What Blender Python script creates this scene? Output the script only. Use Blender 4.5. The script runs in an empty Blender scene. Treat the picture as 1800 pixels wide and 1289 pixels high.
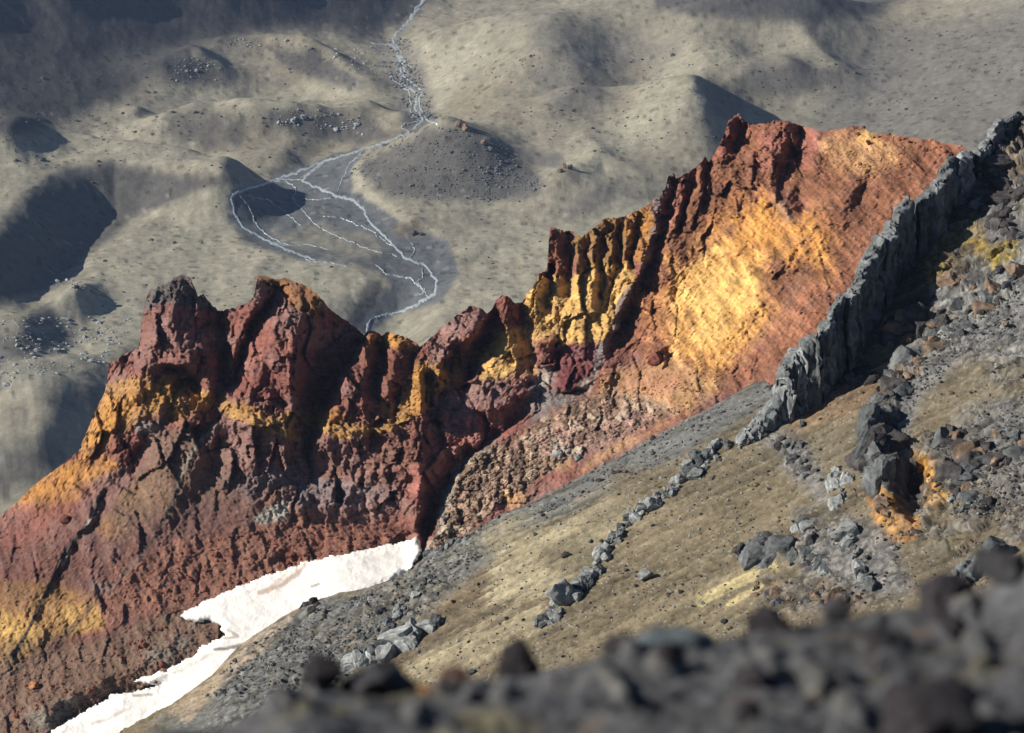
import bpy, bmesh, math, random
import numpy as np
from mathutils import Vector, Matrix

random.seed(7)
RNG = np.random.default_rng(11)
S = bpy.context.scene
COL = S.collection

# ------------------------------------------------------------------ camera, light, exposure
W_, H_ = 1800.0, 1289.0            # the photograph's own pixels, used to sight points
HFOV, PITCH, CAMZ = math.radians(24), math.radians(20), 450.0
F_ = (W_ / 2) / math.tan(HFOV / 2)
CP, SP = math.cos(PITCH), math.sin(PITCH)
CAM = np.array([0.0, 0.0, CAMZ])

cd = bpy.data.cameras.new('camera')
cam = bpy.data.objects.new('camera', cd); COL.objects.link(cam)
cd.sensor_fit = 'HORIZONTAL'; cd.sensor_width = 36; cd.angle = HFOV
cam.location = (0, 0, CAMZ); cam.rotation_euler = (math.pi / 2 - PITCH, 0, 0)
cd.clip_start = 0.1; cd.clip_end = 20000
cd.dof.use_dof = True; cd.dof.focus_distance = 400; cd.dof.aperture_fstop = 2.4
S.camera = cam

SUN_DIR = np.array([-0.87, -0.08, 0.47]); SUN_DIR /= np.linalg.norm(SUN_DIR)
w = bpy.data.worlds.new('World'); S.world = w; w.use_nodes = True
nt = w.node_tree; nt.nodes.clear()
sky = nt.nodes.new('ShaderNodeTexSky'); sky.sky_type = 'NISHITA'; sky.sun_disc = False
sky.sun_elevation = math.asin(SUN_DIR[2]); sky.sun_rotation = math.atan2(SUN_DIR[0], SUN_DIR[1])
sky.altitude = 1500; sky.air_density = 1.0; sky.dust_density = 0.4; sky.ozone_density = 2.0
bg = nt.nodes.new('ShaderNodeBackground'); bg.inputs['Strength'].default_value = 0.05
wo = nt.nodes.new('ShaderNodeOutputWorld')
nt.links.new(sky.outputs[0], bg.inputs[0]); nt.links.new(bg.outputs[0], wo.inputs[0])
sl = bpy.data.lights.new('sun', 'SUN'); sl.energy = 5.0; sl.angle = math.radians(0.53); sl.color = (1.0, 0.93, 0.80)
so = bpy.data.objects.new('sun', sl); COL.objects.link(so)
so.rotation_euler = Vector(SUN_DIR).to_track_quat('Z', 'Y').to_euler(); so.location = (-300, 300, 900)
S.view_settings.view_transform = 'Standard'; S.view_settings.look = 'None'
S.view_settings.exposure = 0.55; S.view_settings.gamma = 1
S.view_settings.use_curve_mapping = False
HAZE = 0.000045
S.cycles.max_bounces = 4; S.cycles.diffuse_bounces = 1

# ------------------------------------------------------------------ helpers: rays
def rays(px, py):
    """world direction per unit of camera depth through a pixel of the photograph"""
    px = np.asarray(px, float); py = np.asarray(py, float)
    u = (px - W_ / 2) / F_; v = (H_ / 2 - py) / F_
    return np.stack([u, CP + v * SP, -SP + v * CP], -1)
def at_depth(px, py, Y):
    return CAM + rays(px, py) * np.asarray(Y, float)[..., None]
def at_z(px, py, z):
    r = rays(px, py)
    return CAM + r * ((np.asarray(z, float) - CAMZ) / r[..., 2])[..., None]
def project(P):
    d = P - CAM
    Y = d[..., 1] * CP - d[..., 2] * SP
    return W_ / 2 + F_ * d[..., 0] / Y, H_ / 2 - F_ * (d[..., 1] * SP + d[..., 2] * CP) / Y

# ------------------------------------------------------------------ helpers: noise
_perm = np.random.default_rng(3).permutation(256).astype(np.int32)
_perm = np.concatenate([_perm, _perm, _perm])
_g3 = np.random.default_rng(5).normal(size=(256, 3)); _g3 /= np.linalg.norm(_g3, axis=1)[:, None]
_g3 = _g3.astype(np.float32)
def noise(p):
    p = np.asarray(p, np.float32)
    i = np.floor(p).astype(np.int32); f = p - i
    i &= 255
    t = f * f * f * (f * (f * 6 - 15) + 10)
    out = 0
    for dx in (0, 1):
        wx = t[..., 0] if dx else 1 - t[..., 0]
        a = _perm[(i[..., 0] + dx) & 255]
        for dy in (0, 1):
            wy = t[..., 1] if dy else 1 - t[..., 1]
            b = _perm[a + ((i[..., 1] + dy) & 255)]
            for dz in (0, 1):
                wz = t[..., 2] if dz else 1 - t[..., 2]
                g = _g3[_perm[b + ((i[..., 2] + dz) & 255)]]
                dot = g[..., 0] * (f[..., 0] - dx) + g[..., 1] * (f[..., 1] - dy) + g[..., 2] * (f[..., 2] - dz)
                out = out + wx * wy * wz * dot
    return out * 1.6
def fbm(p, o=4, gain=0.5, seed=0.0):
    a, s, t = 1.0, 0, 0
    p = np.asarray(p, np.float32) + np.float32(seed * 17.13)
    for k in range(o):
        s = s + a * noise(p); t += a; a *= gain; p = p * 2.03 + 5.7
    return s / t
def ridged(p, o=4, gain=0.5, seed=0.0):
    a, s, t = 1.0, 0, 0
    p = np.asarray(p, np.float32) + np.float32(seed * 17.13)
    for k in range(o):
        s = s + a * (1 - 2 * np.abs(noise(p))); t += a; a *= gain; p = p * 2.07 + 3.1
    return s / t
def cells(x, y, seed=0):
    """2-D cellular noise: distance to nearest point, gap to second, cell's random value"""
    ix = np.floor(x).astype(np.int64); iy = np.floor(y).astype(np.int64)
    d1 = np.full(x.shape, 9.0); d2 = d1.copy(); val = np.zeros(x.shape)
    for dx in (-1, 0, 1):
        for dy in (-1, 0, 1):
            cx = ix + dx; cy = iy + dy
            h = (cx * 73856093 ^ cy * 19349663 ^ (seed * 83492791)) & 0xffffffff
            h = (h * 2654435761) & 0xffffffff; h ^= h >> 15; h = (h * 2246822519) & 0xffffffff; h ^= h >> 13
            jx = (h & 0xffff) / 65535.0; jy = (h >> 16) / 65535.0
            d = np.hypot(cx + jx - x, cy + jy - y)
            m = d < d1
            d2 = np.where(m, d1, np.minimum(d2, d)); val = np.where(m, ((h >> 8) & 0xffff) / 65535.0, val); d1 = np.where(m, d, d1)
    return d1, d2 - d1, val
def facets(x, y, seed=0):
    """broken rock: every cell a flat face with its own height and its own tilt"""
    ix = np.floor(x).astype(np.int64); iy = np.floor(y).astype(np.int64)
    d1 = np.full(x.shape, 9.0); out = np.zeros(x.shape)
    for dx in (-1, 0, 1):
        for dy in (-1, 0, 1):
            cx = ix + dx; cy = iy + dy
            h = (cx * 73856093 ^ cy * 19349663 ^ (seed * 83492791)) & 0xffffffff
            h = (h * 2654435761) & 0xffffffff; h ^= h >> 15; h = (h * 2246822519) & 0xffffffff; h ^= h >> 13
            ox = x - cx - (h & 0xffff) / 65535.0; oy = y - cy - (h >> 16) / 65535.0
            d = np.hypot(ox, oy); m = d < d1; d1 = np.where(m, d, d1)
            a = ((h >> 5) & 0xfff) / 4095.0; b = ((h >> 11) & 0xfff) / 4095.0; c = ((h >> 19) & 0xfff) / 4095.0
            out = np.where(m, (c - .5) + 1.5 * ((a - .5) * ox + (b - .5) * oy), out)
    return out
def sstep(a, b, x):
    t = np.clip((x - a) / (b - a), 0, 1); return t * t * (3 - 2 * t)

# ------------------------------------------------------------------ helpers: outlines
def seg_dist(x, y, pts, closed):
    pts = np.asarray(pts, float); n = len(pts)
    best = np.full(x.shape, 1e9)
    for k in range(n if closed else n - 1):
        a, b = pts[k], pts[(k + 1) % n]
        d = b - a; L = max(d @ d, 1e-9)
        t = np.clip(((x - a[0]) * d[0] + (y - a[1]) * d[1]) / L, 0, 1)
        best = np.minimum(best, np.hypot(x - a[0] - t * d[0], y - a[1] - t * d[1]))
    return best
def inside(x, y, pts):
    pts = np.asarray(pts, float); n = len(pts); r = np.zeros(x.shape, bool)
    for k in range(n):
        a, b = pts[k], pts[(k + 1) % n]
        if a[1] == b[1]: continue
        c = (a[1] > y) != (b[1] > y)
        r ^= c & (x < (b[0] - a[0]) * (y - a[1]) / (b[1] - a[1]) + a[0])
    return r
def sdf(x, y, pts):
    """positive inside"""
    d = seg_dist(x, y, pts, True)
    return np.where(inside(x, y, pts), d, -d)
def near_mask(x, y, pts, m):
    pts = np.asarray(pts, float)
    return (x > pts[:, 0].min() - m) & (x < pts[:, 0].max() + m) & (y > pts[:, 1].min() - m) & (y < pts[:, 1].max() + m)
def area_w(x, y, pts, feather):
    out = np.zeros(x.shape)
    m = near_mask(x, y, pts, feather + 2)
    if m.any():
        out[m] = sstep(-feather, feather, sdf(x[m], y[m], pts))
    return out
def line_w(x, y, pts, width, closed=False):
    out = np.zeros(x.shape)
    m = near_mask(x, y, pts, width + 2)
    if m.any():
        out[m] = 1 - sstep(width * 0.35, width, seg_dist(x[m], y[m], pts, closed))
    return out
def zoomer(ox, oy, s):
    return lambda *a: [(ox + a[i] * s, oy + a[i + 1] * s) for i in range(0, len(a), 2)]
Z1 = zoomer(0, 0, .5); Z2 = zoomer(900, 0, .5)
Z3 = zoomer(0, 450, .349); Z4 = zoomer(450, 450, .349); Z5 = zoomer(900, 180, .4444)
Z6 = zoomer(1200, 500, .3878); Z7 = zoomer(600, 800, .3793); Z8 = zoomer(0, 850, .3405)
Z9 = zoomer(700, 560, .3413); ZD = zoomer(1250, 180, .4189); ZV = zoomer(350, 150, .3611)
ZR = zoomer(1000, 880, .4444)
PX = lambda *a: [(a[i], a[i + 1]) for i in range(0, len(a), 2)]

def membrane(lines, x0, y0, x1, y1, step):
    """relief stretched like a skin over ribs (+) and gullies (-): solves Laplace's equation between the lines"""
    nx = int((x1 - x0) / step) + 1; ny = int((y1 - y0) / step) + 1
    def level(f):
        w, h = -(-nx // f), -(-ny // f)
        fix = np.zeros((h, w)); cnt = np.zeros((h, w))
        for pts in lines:
            pts = np.asarray(pts, float)
            for a, b in zip(pts[:-1], pts[1:]):
                n = int(max(abs(b[:2] - a[:2])) / (step * f) * 1.5) + 2
                q = a + (b - a) * np.linspace(0, 1, n)[:, None]
                ii = ((q[:, 1] - y0) / step / f).astype(int); jj = ((q[:, 0] - x0) / step / f).astype(int)
                ok = (ii >= 0) & (ii < h) & (jj >= 0) & (jj < w)
                np.add.at(fix, (ii[ok], jj[ok]), q[ok, 2]); np.add.at(cnt, (ii[ok], jj[ok]), 1)
        m = cnt > 0; fix[m] /= cnt[m]
        return fix, m
    u = None
    for f in (32, 16, 8, 4, 2, 1):
        fix, m = level(f)
        if u is None: u = np.zeros(fix.shape)
        else:
            u = np.repeat(np.repeat(u, 2, 0), 2, 1)[:fix.shape[0], :fix.shape[1]]
            if u.shape != fix.shape: u = np.pad(u, ((0, fix.shape[0] - u.shape[0]), (0, fix.shape[1] - u.shape[1])), 'edge')
        u[m] = fix[m]
        for _ in range(160 if f > 1 else 60):
            p = np.pad(u, 1, 'edge')
            u = (p[:-2, 1:-1] + p[2:, 1:-1] + p[1:-1, :-2] + p[1:-1, 2:]) / 4
            u[m] = fix[m]
    def sample(px, py):
        fx = np.clip((np.asarray(px) - x0) / step, 0, nx - 1.001); fy = np.clip((np.asarray(py) - y0) / step, 0, ny - 1.001)
        i = fy.astype(int); j = fx.astype(int); a = fy - i; b = fx - j
        i1 = np.minimum(i + 1, u.shape[0] - 1); j1 = np.minimum(j + 1, u.shape[1] - 1)
        return (u[i, j] * (1 - a) * (1 - b) + u[i1, j] * a * (1 - b) + u[i, j1] * (1 - a) * b + u[i1, j1] * a * b)
    return sample

def tps(C, reg=2e-3):
    X = C[:, :2] / 500.0; n = len(C)
    def U(r2): return r2 * np.log(r2 + 1e-12)
    K = U(((X[:, None] - X[None]) ** 2).sum(-1)) + np.eye(n) * reg
    Pm = np.concatenate([np.ones((n, 1)), X], 1)
    A = np.block([[K, Pm], [Pm.T, np.zeros((3, 3))]])
    s = np.linalg.solve(A, np.concatenate([C[:, 2], np.zeros(3)]))
    def ev(px, py):
        x = np.asarray(px) / 500.0; y = np.asarray(py) / 500.0
        o = s[n] + s[n + 1] * x + s[n + 2] * y
        for k in range(n): o = o + s[k] * U((x - X[k, 0]) ** 2 + (y - X[k, 1]) ** 2)
        return o
    return ev
# ------------------------------------------------------------------ helpers: meshes, objects, materials
def lin(*c):
    c = np.array(c, float) / 255
    return np.where(c <= 0.04045, c / 12.92, ((c + 0.055) / 1.055) ** 2.4)
def material(name, rough=0.95, bump=0.3, scale=2.0, bdist=0.2, fine=0.30, spec=0.12, attr=True, color=(1, 1, 1)):
    m = bpy.data.materials.new(name); m.use_nodes = True
    t = m.node_tree; N = t.nodes; L = t.links
    b = N['Principled BSDF']; b.inputs['Roughness'].default_value = rough
    b.inputs['Specular IOR Level'].default_value = spec
    tc = N.new('ShaderNodeNewGeometry') if attr else N.new('ShaderNodeTexCoord')
    pos = tc.outputs['Position'] if attr else tc.outputs['Object']
    n1 = N.new('ShaderNodeTexNoise'); n1.inputs['Scale'].default_value = scale
    n1.inputs['Detail'].default_value = 8; n1.inputs['Roughness'].default_value = 0.7
    L.new(pos, n1.inputs['Vector'])
    if attr:
        a = N.new('ShaderNodeAttribute'); a.attribute_name = 'col'; csrc = a.outputs['Color']
    else:
        a = N.new('ShaderNodeRGB'); a.outputs[0].default_value = (*color, 1); csrc = a.outputs[0]
        n2 = N.new('ShaderNodeTexNoise'); n2.inputs['Scale'].default_value = scale * 0.35; n2.inputs['Detail'].default_value = 5
        L.new(pos, n2.inputs['Vector'])
        oi = N.new('ShaderNodeObjectInfo')
        ma = N.new('ShaderNodeMath'); ma.operation = 'MULTIPLY_ADD'; ma.inputs[1].default_value = 0.5; ma.inputs[2].default_value = 0.75
        L.new(oi.outputs['Random'], ma.inputs[0])
        mr = N.new('ShaderNodeMapRange'); mr.inputs[1].default_value = 0.3; mr.inputs[2].default_value = 0.7
        mr.inputs[3].default_value = 0.45; mr.inputs[4].default_value = 1.45; L.new(n2.outputs['Fac'], mr.inputs[0])
        mm = N.new('ShaderNodeMath'); mm.operation = 'MULTIPLY'; L.new(ma.outputs[0], mm.inputs[0]); L.new(mr.outputs[0], mm.inputs[1])
        vm = N.new('ShaderNodeVectorMath'); vm.operation = 'SCALE'; L.new(csrc, vm.inputs[0]); L.new(mm.outputs[0], vm.inputs['Scale'])
        csrc = vm.outputs[0]
    r = N.new('ShaderNodeMapRange'); r.inputs[1].default_value = 0.3; r.inputs[2].default_value = 0.7
    r.inputs[3].default_value = 1 - fine; r.inputs[4].default_value = 1 + fine
    L.new(n1.outputs['Fac'], r.inputs[0])
    v = N.new('ShaderNodeVectorMath'); v.operation = 'SCALE'
    L.new(csrc, v.inputs[0]); L.new(r.outputs[0], v.inputs['Scale'])
    L.new(v.outputs[0], b.inputs['Base Color'])
    if bump:
        bp = N.new('ShaderNodeBump'); bp.inputs['Strength'].default_value = bump; bp.inputs['Distance'].default_value = bdist
        L.new(n1.outputs['Fac'], bp.inputs['Height']); L.new(bp.outputs[0], b.inputs['Normal'])
    return m
def mesh_from(name, V, Fq, col=None, mat=None, smooth=True, used=None):
    """V (n,3), Fq (m,k) -> mesh of only the vertices its faces use"""
    Fq = np.asarray(Fq)
    ids, inv = np.unique(Fq, return_inverse=True)
    Fq = inv.reshape(Fq.shape); V = V[ids]
    k = Fq.shape[1]
    me = bpy.data.meshes.new(name)
    me.vertices.add(len(V)); me.vertices.foreach_set('co', np.ascontiguousarray(V, np.float32).ravel())
    me.loops.add(Fq.size); me.loops.foreach_set('vertex_index', np.ascontiguousarray(Fq, np.int32).ravel())
    me.polygons.add(len(Fq)); me.polygons.foreach_set('loop_start', np.arange(0, Fq.size, k, dtype=np.int32))
    me.polygons.foreach_set('use_smooth', np.full(len(Fq), smooth))
    me.update(calc_edges=True)
    if col is not None:
        a = me.attributes.new('col', 'FLOAT_COLOR', 'POINT')
        c = np.ones((len(ids), 4), np.float32); c[:, :3] = col[ids]
        a.data.foreach_set('color', c.ravel())
    if mat: me.materials.append(mat)
    return me
def link(name, me, parent=None, loc=None):
    o = bpy.data.objects.new(name, me); COL.objects.link(o)
    if parent is not None: o.parent = parent
    if loc is not None: o.location = loc
    return o
def tag(o, label=None, cat=None, group=None, kind=None):
    if label: o['label'] = label
    if cat: o['category'] = cat
    if group: o['group'] = group
    if kind: o['kind'] = kind
    return o
def grid_faces(nr, nc):
    i = np.arange(nr * nc).reshape(nr, nc)
    return np.stack([i[:-1, :-1], i[1:, :-1], i[1:, 1:], i[:-1, 1:]], -1).reshape(-1, 4)
def paint(px, py, base, layers, warp, nz=None, soft=1.0, patch=None):
    """lay patches of rock and soil colour over one another; warp roughens their borders"""
    c = np.broadcast_to(np.asarray(base, float), px.shape + (3,)).copy()
    wx, wy = warp
    for L in layers:
        kind, pts, colr, fe = L[:4]
        s = L[4] if len(L) > 4 else 1.0
        wa = L[5] if len(L) > 5 else 1.0
        x = px + wx * wa; y = py + wy * wa
        k = area_w(x, y, pts, fe * soft) if kind == 'a' else line_w(x, y, pts, fe)
        if nz is not None: k = sstep(.08, .92, np.clip(k + 2.6 * nz * k * (1 - k), 0, 1))
        k = k * s
        if patch is not None: k = k * np.clip(.93 + patch, .3, 1)
        c += (np.asarray(colr) - c) * k[..., None]
    return c
M_VALLEY = material('valley_soil', scale=0.2, bump=0.5, bdist=1.2, fine=0.26)
M_RIDGE = material('altered_rock', scale=1.6, bump=0.9, bdist=0.5, fine=0.22)
M_SLOPE = material('scree', scale=1.6, bump=0.6, bdist=0.35, fine=0.28)
M_FG = material('stony_ground', scale=14, bump=0.6, bdist=0.03, fine=0.3)
M_SNOW = material('old_snow', scale=0.9, bump=0.6, bdist=0.4, fine=0.03, spec=0.3, rough=0.6)

# ================================================================== the valley far below
BUFF = np.array((.232, .216, .172)); GREYG = np.array((.145, .138, .128)); HEATH_SHADE = np.array((.07, .068, .07)); GRAVEL = np.array((.098, .106, .116))  # the heath tone also carries the shade of scarps and flanks
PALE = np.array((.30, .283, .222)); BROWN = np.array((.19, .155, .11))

MOUNDS = [  # top pixel x, y, height over its surroundings, radius left, right, depth front, back (m), sharpness
    (775, 226, 38, 46, 38, 44, 50, .62), (850, 270, 12.4, 30, 22, 24, 30, .8),
    (905, 118, 15.5, 80, 50, 60, 60, 1.0), (770, 88, 12.4, 30, 60, 40, 60, .8),
    (1205, 130, 40, 130, 38, 90, 70, .7), (1375, 103, 29, 50, 34, 34, 50, .8), (1275, 94, 9.3, 40, 20, 30, 40, 1.0),
    (1120, 5, 34.1, 120, 60, 70, 90, 1.0), (1400, -10, 40.3, 160, 60, 60, 90, 1.0), (1000, 60, 12.4, 90, 40, 60, 60, 1.0), (985, 155, 14, 50, 26, 40, 40, .8), (1030, 250, 9, 60, 20, 40, 40, .8), (880, 190, 9, 40, 20, 30, 30, .8),
    (530, 84, 15, 45, 24, 26, 60, .8), (335, 102, 11, 30, 17, 22, 40, .8), (240, 191, 7.75, 14, 8, 10, 12, .8),
    (620, 200, 12.4, 50, 20, 16, 40, .8), (500, 196, 12.4, 60, 24, 24, 40, .8), (555, 188, 7.75, 30, 14, 14, 20, .8),
    (380, 200, 12.4, 60, 34, 24, 50, .8), (490, 266, 9, 44, 16, 16, 30, .8), (700, 214, 7.75, 40, 10, 12, 20, .8),
    (1060, 330, 9.3, 46, 22, 18, 40, .8), (980, 300, 7.75, 24, 16, 16, 20, .8),
    (130, 515, 12.4, 20, 10, 12, 40, .9), (30, 560, 18.6, 40, 20, 26, 40, .9), (40, 690, 14, 50, 40, 40, 50, 1.0), (60, 775, 18.6, 40, 18, 20, 40, .9),
    (150, 680, 10.8, 50, 20, 20, 30, .9), (715, 395, 4.65, 10, 8, 8, 10, .8), (15, 212, 21.7, 40, 20, 30, 60, .8)]
ZC = np.array([(650, 575, -8), (770, 500, 0), (560, 400, 0), (640, 262, 2), (740, 212, 4), (735, 165, 6), (700, 110, 9), (690, 70, 11), (716, 40, 14), (770, -60, 24),
    (200, 480, 1), (450, 480, 1), (560, 520, 0), (300, 400, 1), (0, 600, -4), (100, 700, -10), (0, 850, -20), (100, 270, 3), (300, 200, 4), (300, 280, 2), (450, 150, 9), (550, 230, 3), (600, 130, 10), (620, 85, 13), (400, 80, 19),
    (200, 120, 26), (0, 190, 24), (0, 0, 40), (300, 0, 36), (480, 0, 30), (610, 10, 22), (690, 10, 16), (400, 40, 28), (540, 45, 18), (-300, 60, 50), (850, 60, 22), (760, 20, 20),
    (900, 250, 7), (850, 150, 16), (760, 120, 9), (900, 110, 22), (1000, 60, 24), (1100, 100, 22), (1000, 250, 9), (1000, 320, 4), (1150, 160, 20), (1200, 250, 14), (1100, 300, 7), (1250, 110, 26),
    (1400, 60, 34), (1300, 170, 22), (1400, 150, 27), (1500, 150, 36), (1500, 60, 44), (1650, 0, 64), (1800, 0, 84), (1700, 150, 56), (1800, 200, 58), (1500, 230, 30), (1600, 240, 40), (1300, 220, 18), (1150, 20, 28), (1300, 20, 34), (950, 0, 28), (1150, -100, 44),
    (900, 450, 2), (1150, 400, 4), (-300, -100, 60), (600, -150, 60), (1100, -250, 70), (1700, -200, 130), (2100, 100, 100), (-300, 600, -4), (2100, 400, 40), (900, 700, -8), (400, 700, -12), (1500, 500, 16), (2100, 800, 10), (2100, 1150, -6), (1300, 800, -6), (900, 1150, -16), (-300, 1150, -30), (-300, 900, -24), (2100, -200, 150), (-300, 350, 2), (-300, 220, 30)], float)
def xy(px, py, z=0.0): return at_z(np.asarray(px, float), np.asarray(py, float), z)[..., :2]
def xypoly(pts, z=0.0): return xy([p[0] for p in pts], [p[1] for p in pts], z)
PLATEAUS = [  # outline (top edge), height, width of its bank
    (xypoly(PX(-500, 540, -60, 470, 0, 405, 40, 345, 90, 308, 140, 292, 200, 284, 270, 288, 330, 296, 390, 304, 400, 285, 330, 262, 200, 245, 40, 225, -500, 220), 28), 28, 46),
    (xypoly(PX(-100, 545, 100, 500, 200, 430, 290, 372, 400, 338, 400, 380, 440, 425, 540, 458, 620, 462, 668, 486, 655, 510, 625, 540, 610, 580, 500, 640, -100, 640), 6), 3, 22),
    (xypoly(PX(800, 470, 790, 430, 700, 392, 640, 345, 618, 300, 640, 280, 1000, 300, 1250, 300, 1250, 620, 800, 620, 770, 545), 5), 4, 14)]
GORGE = xypoly(PX(700, 545, 650, 560, 600, 590, 560, 640, 640, 640, 700, 575), -10)
VSTREAM = PX(745, 5, 716, 40, 690, 68, 700, 100, 712, 125, 704, 145, 733, 165, 730, 190, 745, 212, 722, 232, 640, 262, 560, 288, 500, 312)
VS_XY = xypoly(VSTREAM)
RAMP = (xy(-60, 222), xy(660, 62))
_c = at_z(ZC[:, 0], ZC[:, 1], ZC[:, 2])
valley_base = tps(np.stack([_c[:, 0], _c[:, 1], ZC[:, 2]], -1), .03)
def add_mounds(z, x, y):
    for (c, h, rl, rr, df, db, sh) in MCENT:
        dx = x - c[0]; dy = y - c[1]
        m = (np.abs(dx) < 3.5 * max(rl, rr)) & (np.abs(dy) < 3.5 * max(df, db))
        if not m.any(): continue
        dx = dx[m]; dy = dy[m]
        r2 = (dx / np.where(dx < 0, rl, rr)) ** 2 + (dy / np.where(dy < 0, df, db)) ** 2
        z[m] += h * np.exp(-((r2 + .02) ** sh))
    return z
SPURS = [  # crest line in the photograph, height, half width of the left and right bank (m)
    (PX(1180, 128, 1212, 134, 1238, 162, 1232, 205, 1200, 255), 13, 36), (PX(755, 92, 830, 76, 900, 88, 965, 118, 985, 150), 15, 44), (PX(1255, 97, 1330, 100, 1400, 102, 1475, 132), 12, 26),
    (PX(1235, 98, 1400, 62, 1530, 26, 1660, -20), 9, 50), (PX(990, 345, 1055, 318, 1125, 330), 8, 22), (PX(400, 72, 470, 72, 530, 84, 585, 102, 635, 142), 14, 24),
    (PX(470, 200, 560, 188, 640, 200, 700, 226), 10, 20), (PX(290, 222, 380, 202, 445, 212), 10, 26), (PX(960, 262, 1050, 222, 1150, 204), 9, 26), (PX(860, 210, 900, 170, 1010, 165), 9, 30),
    (PX(280, 118, 335, 100, 385, 122), 9, 18), (PX(1060, 60, 1130, 40, 1240, 60), 12, 40), (PX(0, 690, 90, 655, 200, 620), 8, 26), (PX(0, 770, 60, 755, 120, 770), 10, 22)]
SPXY = []
MCENT = []
def ground_h(x, y, detail=True):
    z = valley_base(x, y)
    a, b = RAMP; d = b - a; L = np.hypot(*d)
    sd = (d[0] * (y - a[1]) - d[1] * (x - a[0])) / L; al = (d[0] * (x - a[0]) + d[1] * (y - a[1])) / L
    Pn = np.stack([al / 34, sd / 260, 0 * al], -1)
    sd = sd + 16 * noise(np.stack([x / 110, y / 110, 0 * x], -1)) + 14 * fbm(Pn, 3, .6, 91) * sstep(-10, 80, sd)
    z = z + .50 * 18 * np.log1p(np.exp(np.clip(np.minimum(sd, 330) / 18, -30, 30)))
    for pts, h, wd in PLATEAUS:
        m = near_mask(x, y, pts, wd + 5)
        q = np.zeros(x.shape)
        if m.any(): q[m] = sstep(-wd, 6, sdf(x[m], y[m], pts))
        z = z + h * q
    m = near_mask(x, y, GORGE, 40); q = np.zeros(x.shape)
    if m.any(): q[m] = sstep(-26, 10, sdf(x[m], y[m], GORGE))
    z -= 9 * q
    for pts, h, wd in SPXY:
        m = near_mask(x, y, pts, 3 * wd)
        if m.any(): z[m] += h * np.exp(-(seg_dist(x[m], y[m], pts, False) / wd) ** 1.5)
    z = add_mounds(z, x, y)
    m = near_mask(x, y, VS_XY, 60); q = np.zeros(x.shape)
    if m.any(): q[m] = 1 - sstep(4, 34, seg_dist(x[m], y[m], VS_XY, False))
    z -= 4 * q
    if detail:
        P3 = np.stack([x, y, 0 * x], -1)
        z += 4.2 * fbm(P3 / 100, 3, .5, 1) + 1.8 * (ridged(P3 / 60, 3, .55, 14) - .4) + 1.5 * fbm(P3 / 26, 3, .5, 2) + 0.35 * ridged(P3 / 8, 2, .6, 3)
    return z
_map = []
def drop(px, py):
    """the first point of the valley floor seen through a pixel: march down the line of sight"""
    if not _map:
        hx, hy = np.meshgrid(np.arange(-760, 961, 7.0), np.arange(860, 2700, 7.0)); _map.append(ground_h(hx, hy))
    hm_ = _map[0]
    px = np.asarray(px, float); py = np.asarray(py, float); r = rays(px, py); r = r / r[..., 1:2]
    found = np.full(px.shape, 2600.0); open_ = np.ones(px.shape, bool)
    for d in np.arange(900, 2600, 2.0):
        fx = np.clip((r[..., 0] * d + 760) / 7, 0, hm_.shape[1] - 1.01); fy = np.clip((d - 860) / 7, 0, hm_.shape[0] - 1.01)
        a = fx.astype(int); b = int(fy); u = fx - a; v = fy - b
        h = (hm_[b, a] * (1 - u) + hm_[b, a + 1] * u) * (1 - v) + (hm_[b + 1, a] * (1 - u) + hm_[b + 1, a + 1] * u) * v
        hit = open_ & (CAMZ + r[..., 2] * d <= h); found[hit] = d; open_ &= ~hit
    P = CAM + r * found[..., None]; P[..., 2] = ground_h(P[..., 0], P[..., 1]); return P
for pts_, h_, wd_ in SPURS:
    a_ = np.array(pts_, float); z_ = np.zeros(len(a_))
    for _ in range(12):
        p_ = at_z(a_[:, 0], a_[:, 1], z_ + h_); z_ = .5 * z_ + .5 * ground_h(p_[:, 0], p_[:, 1], False)
    SPXY.append((at_z(a_[:, 0], a_[:, 1], z_ + h_)[:, :2], h_, wd_))
for (cx_, cy_, h_, rl_, rr_, df_, db_, sh_) in MOUNDS:
    z_ = np.zeros(1)
    for _ in range(12):
        p_ = at_z(np.array([cx_]), np.array([cy_]), z_ + h_); z_ = .5 * z_ + .5 * ground_h(p_[:, 0], p_[:, 1], False)
    MCENT.append((at_z(cx_, cy_, float(z_[0]) + h_), h_, rl_, rr_, df_, db_, sh_))
NC, NR = 800, 460
gx = np.linspace(-330, 2130, NC)
el = np.concatenate([np.linspace(-360, 700, NR - 40), np.linspace(703, 1150, 40)])
GX, GY = np.meshgrid(gx, el)
V = at_z(GX, GY, 0.0)
V[..., 2] = ground_h(V[..., 0], V[..., 1])
vx, vy = project(V)
P3 = np.stack([V[..., 0], V[..., 1], 0 * vx], -1)
n1 = fbm(P3 / 70, 4, .55, 4); n2 = fbm(P3 / np.array([9, 13, 1.]), 4, .62, 5); n3 = fbm(P3 / 220, 3, .5, 6)
n4 = fbm(P3 / np.array([9, 16, 1.]), 4, .6, 8)
warp = (n1 * 26 + n2 * 10, n1 * 8 + n2 * 4)
base = BUFF + (PALE - BUFF) * sstep(0, .6, n1)[..., None]
base += (BROWN - base) * (sstep(.1, .6, n3 + .4 * n2) * .6)[..., None]
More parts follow.
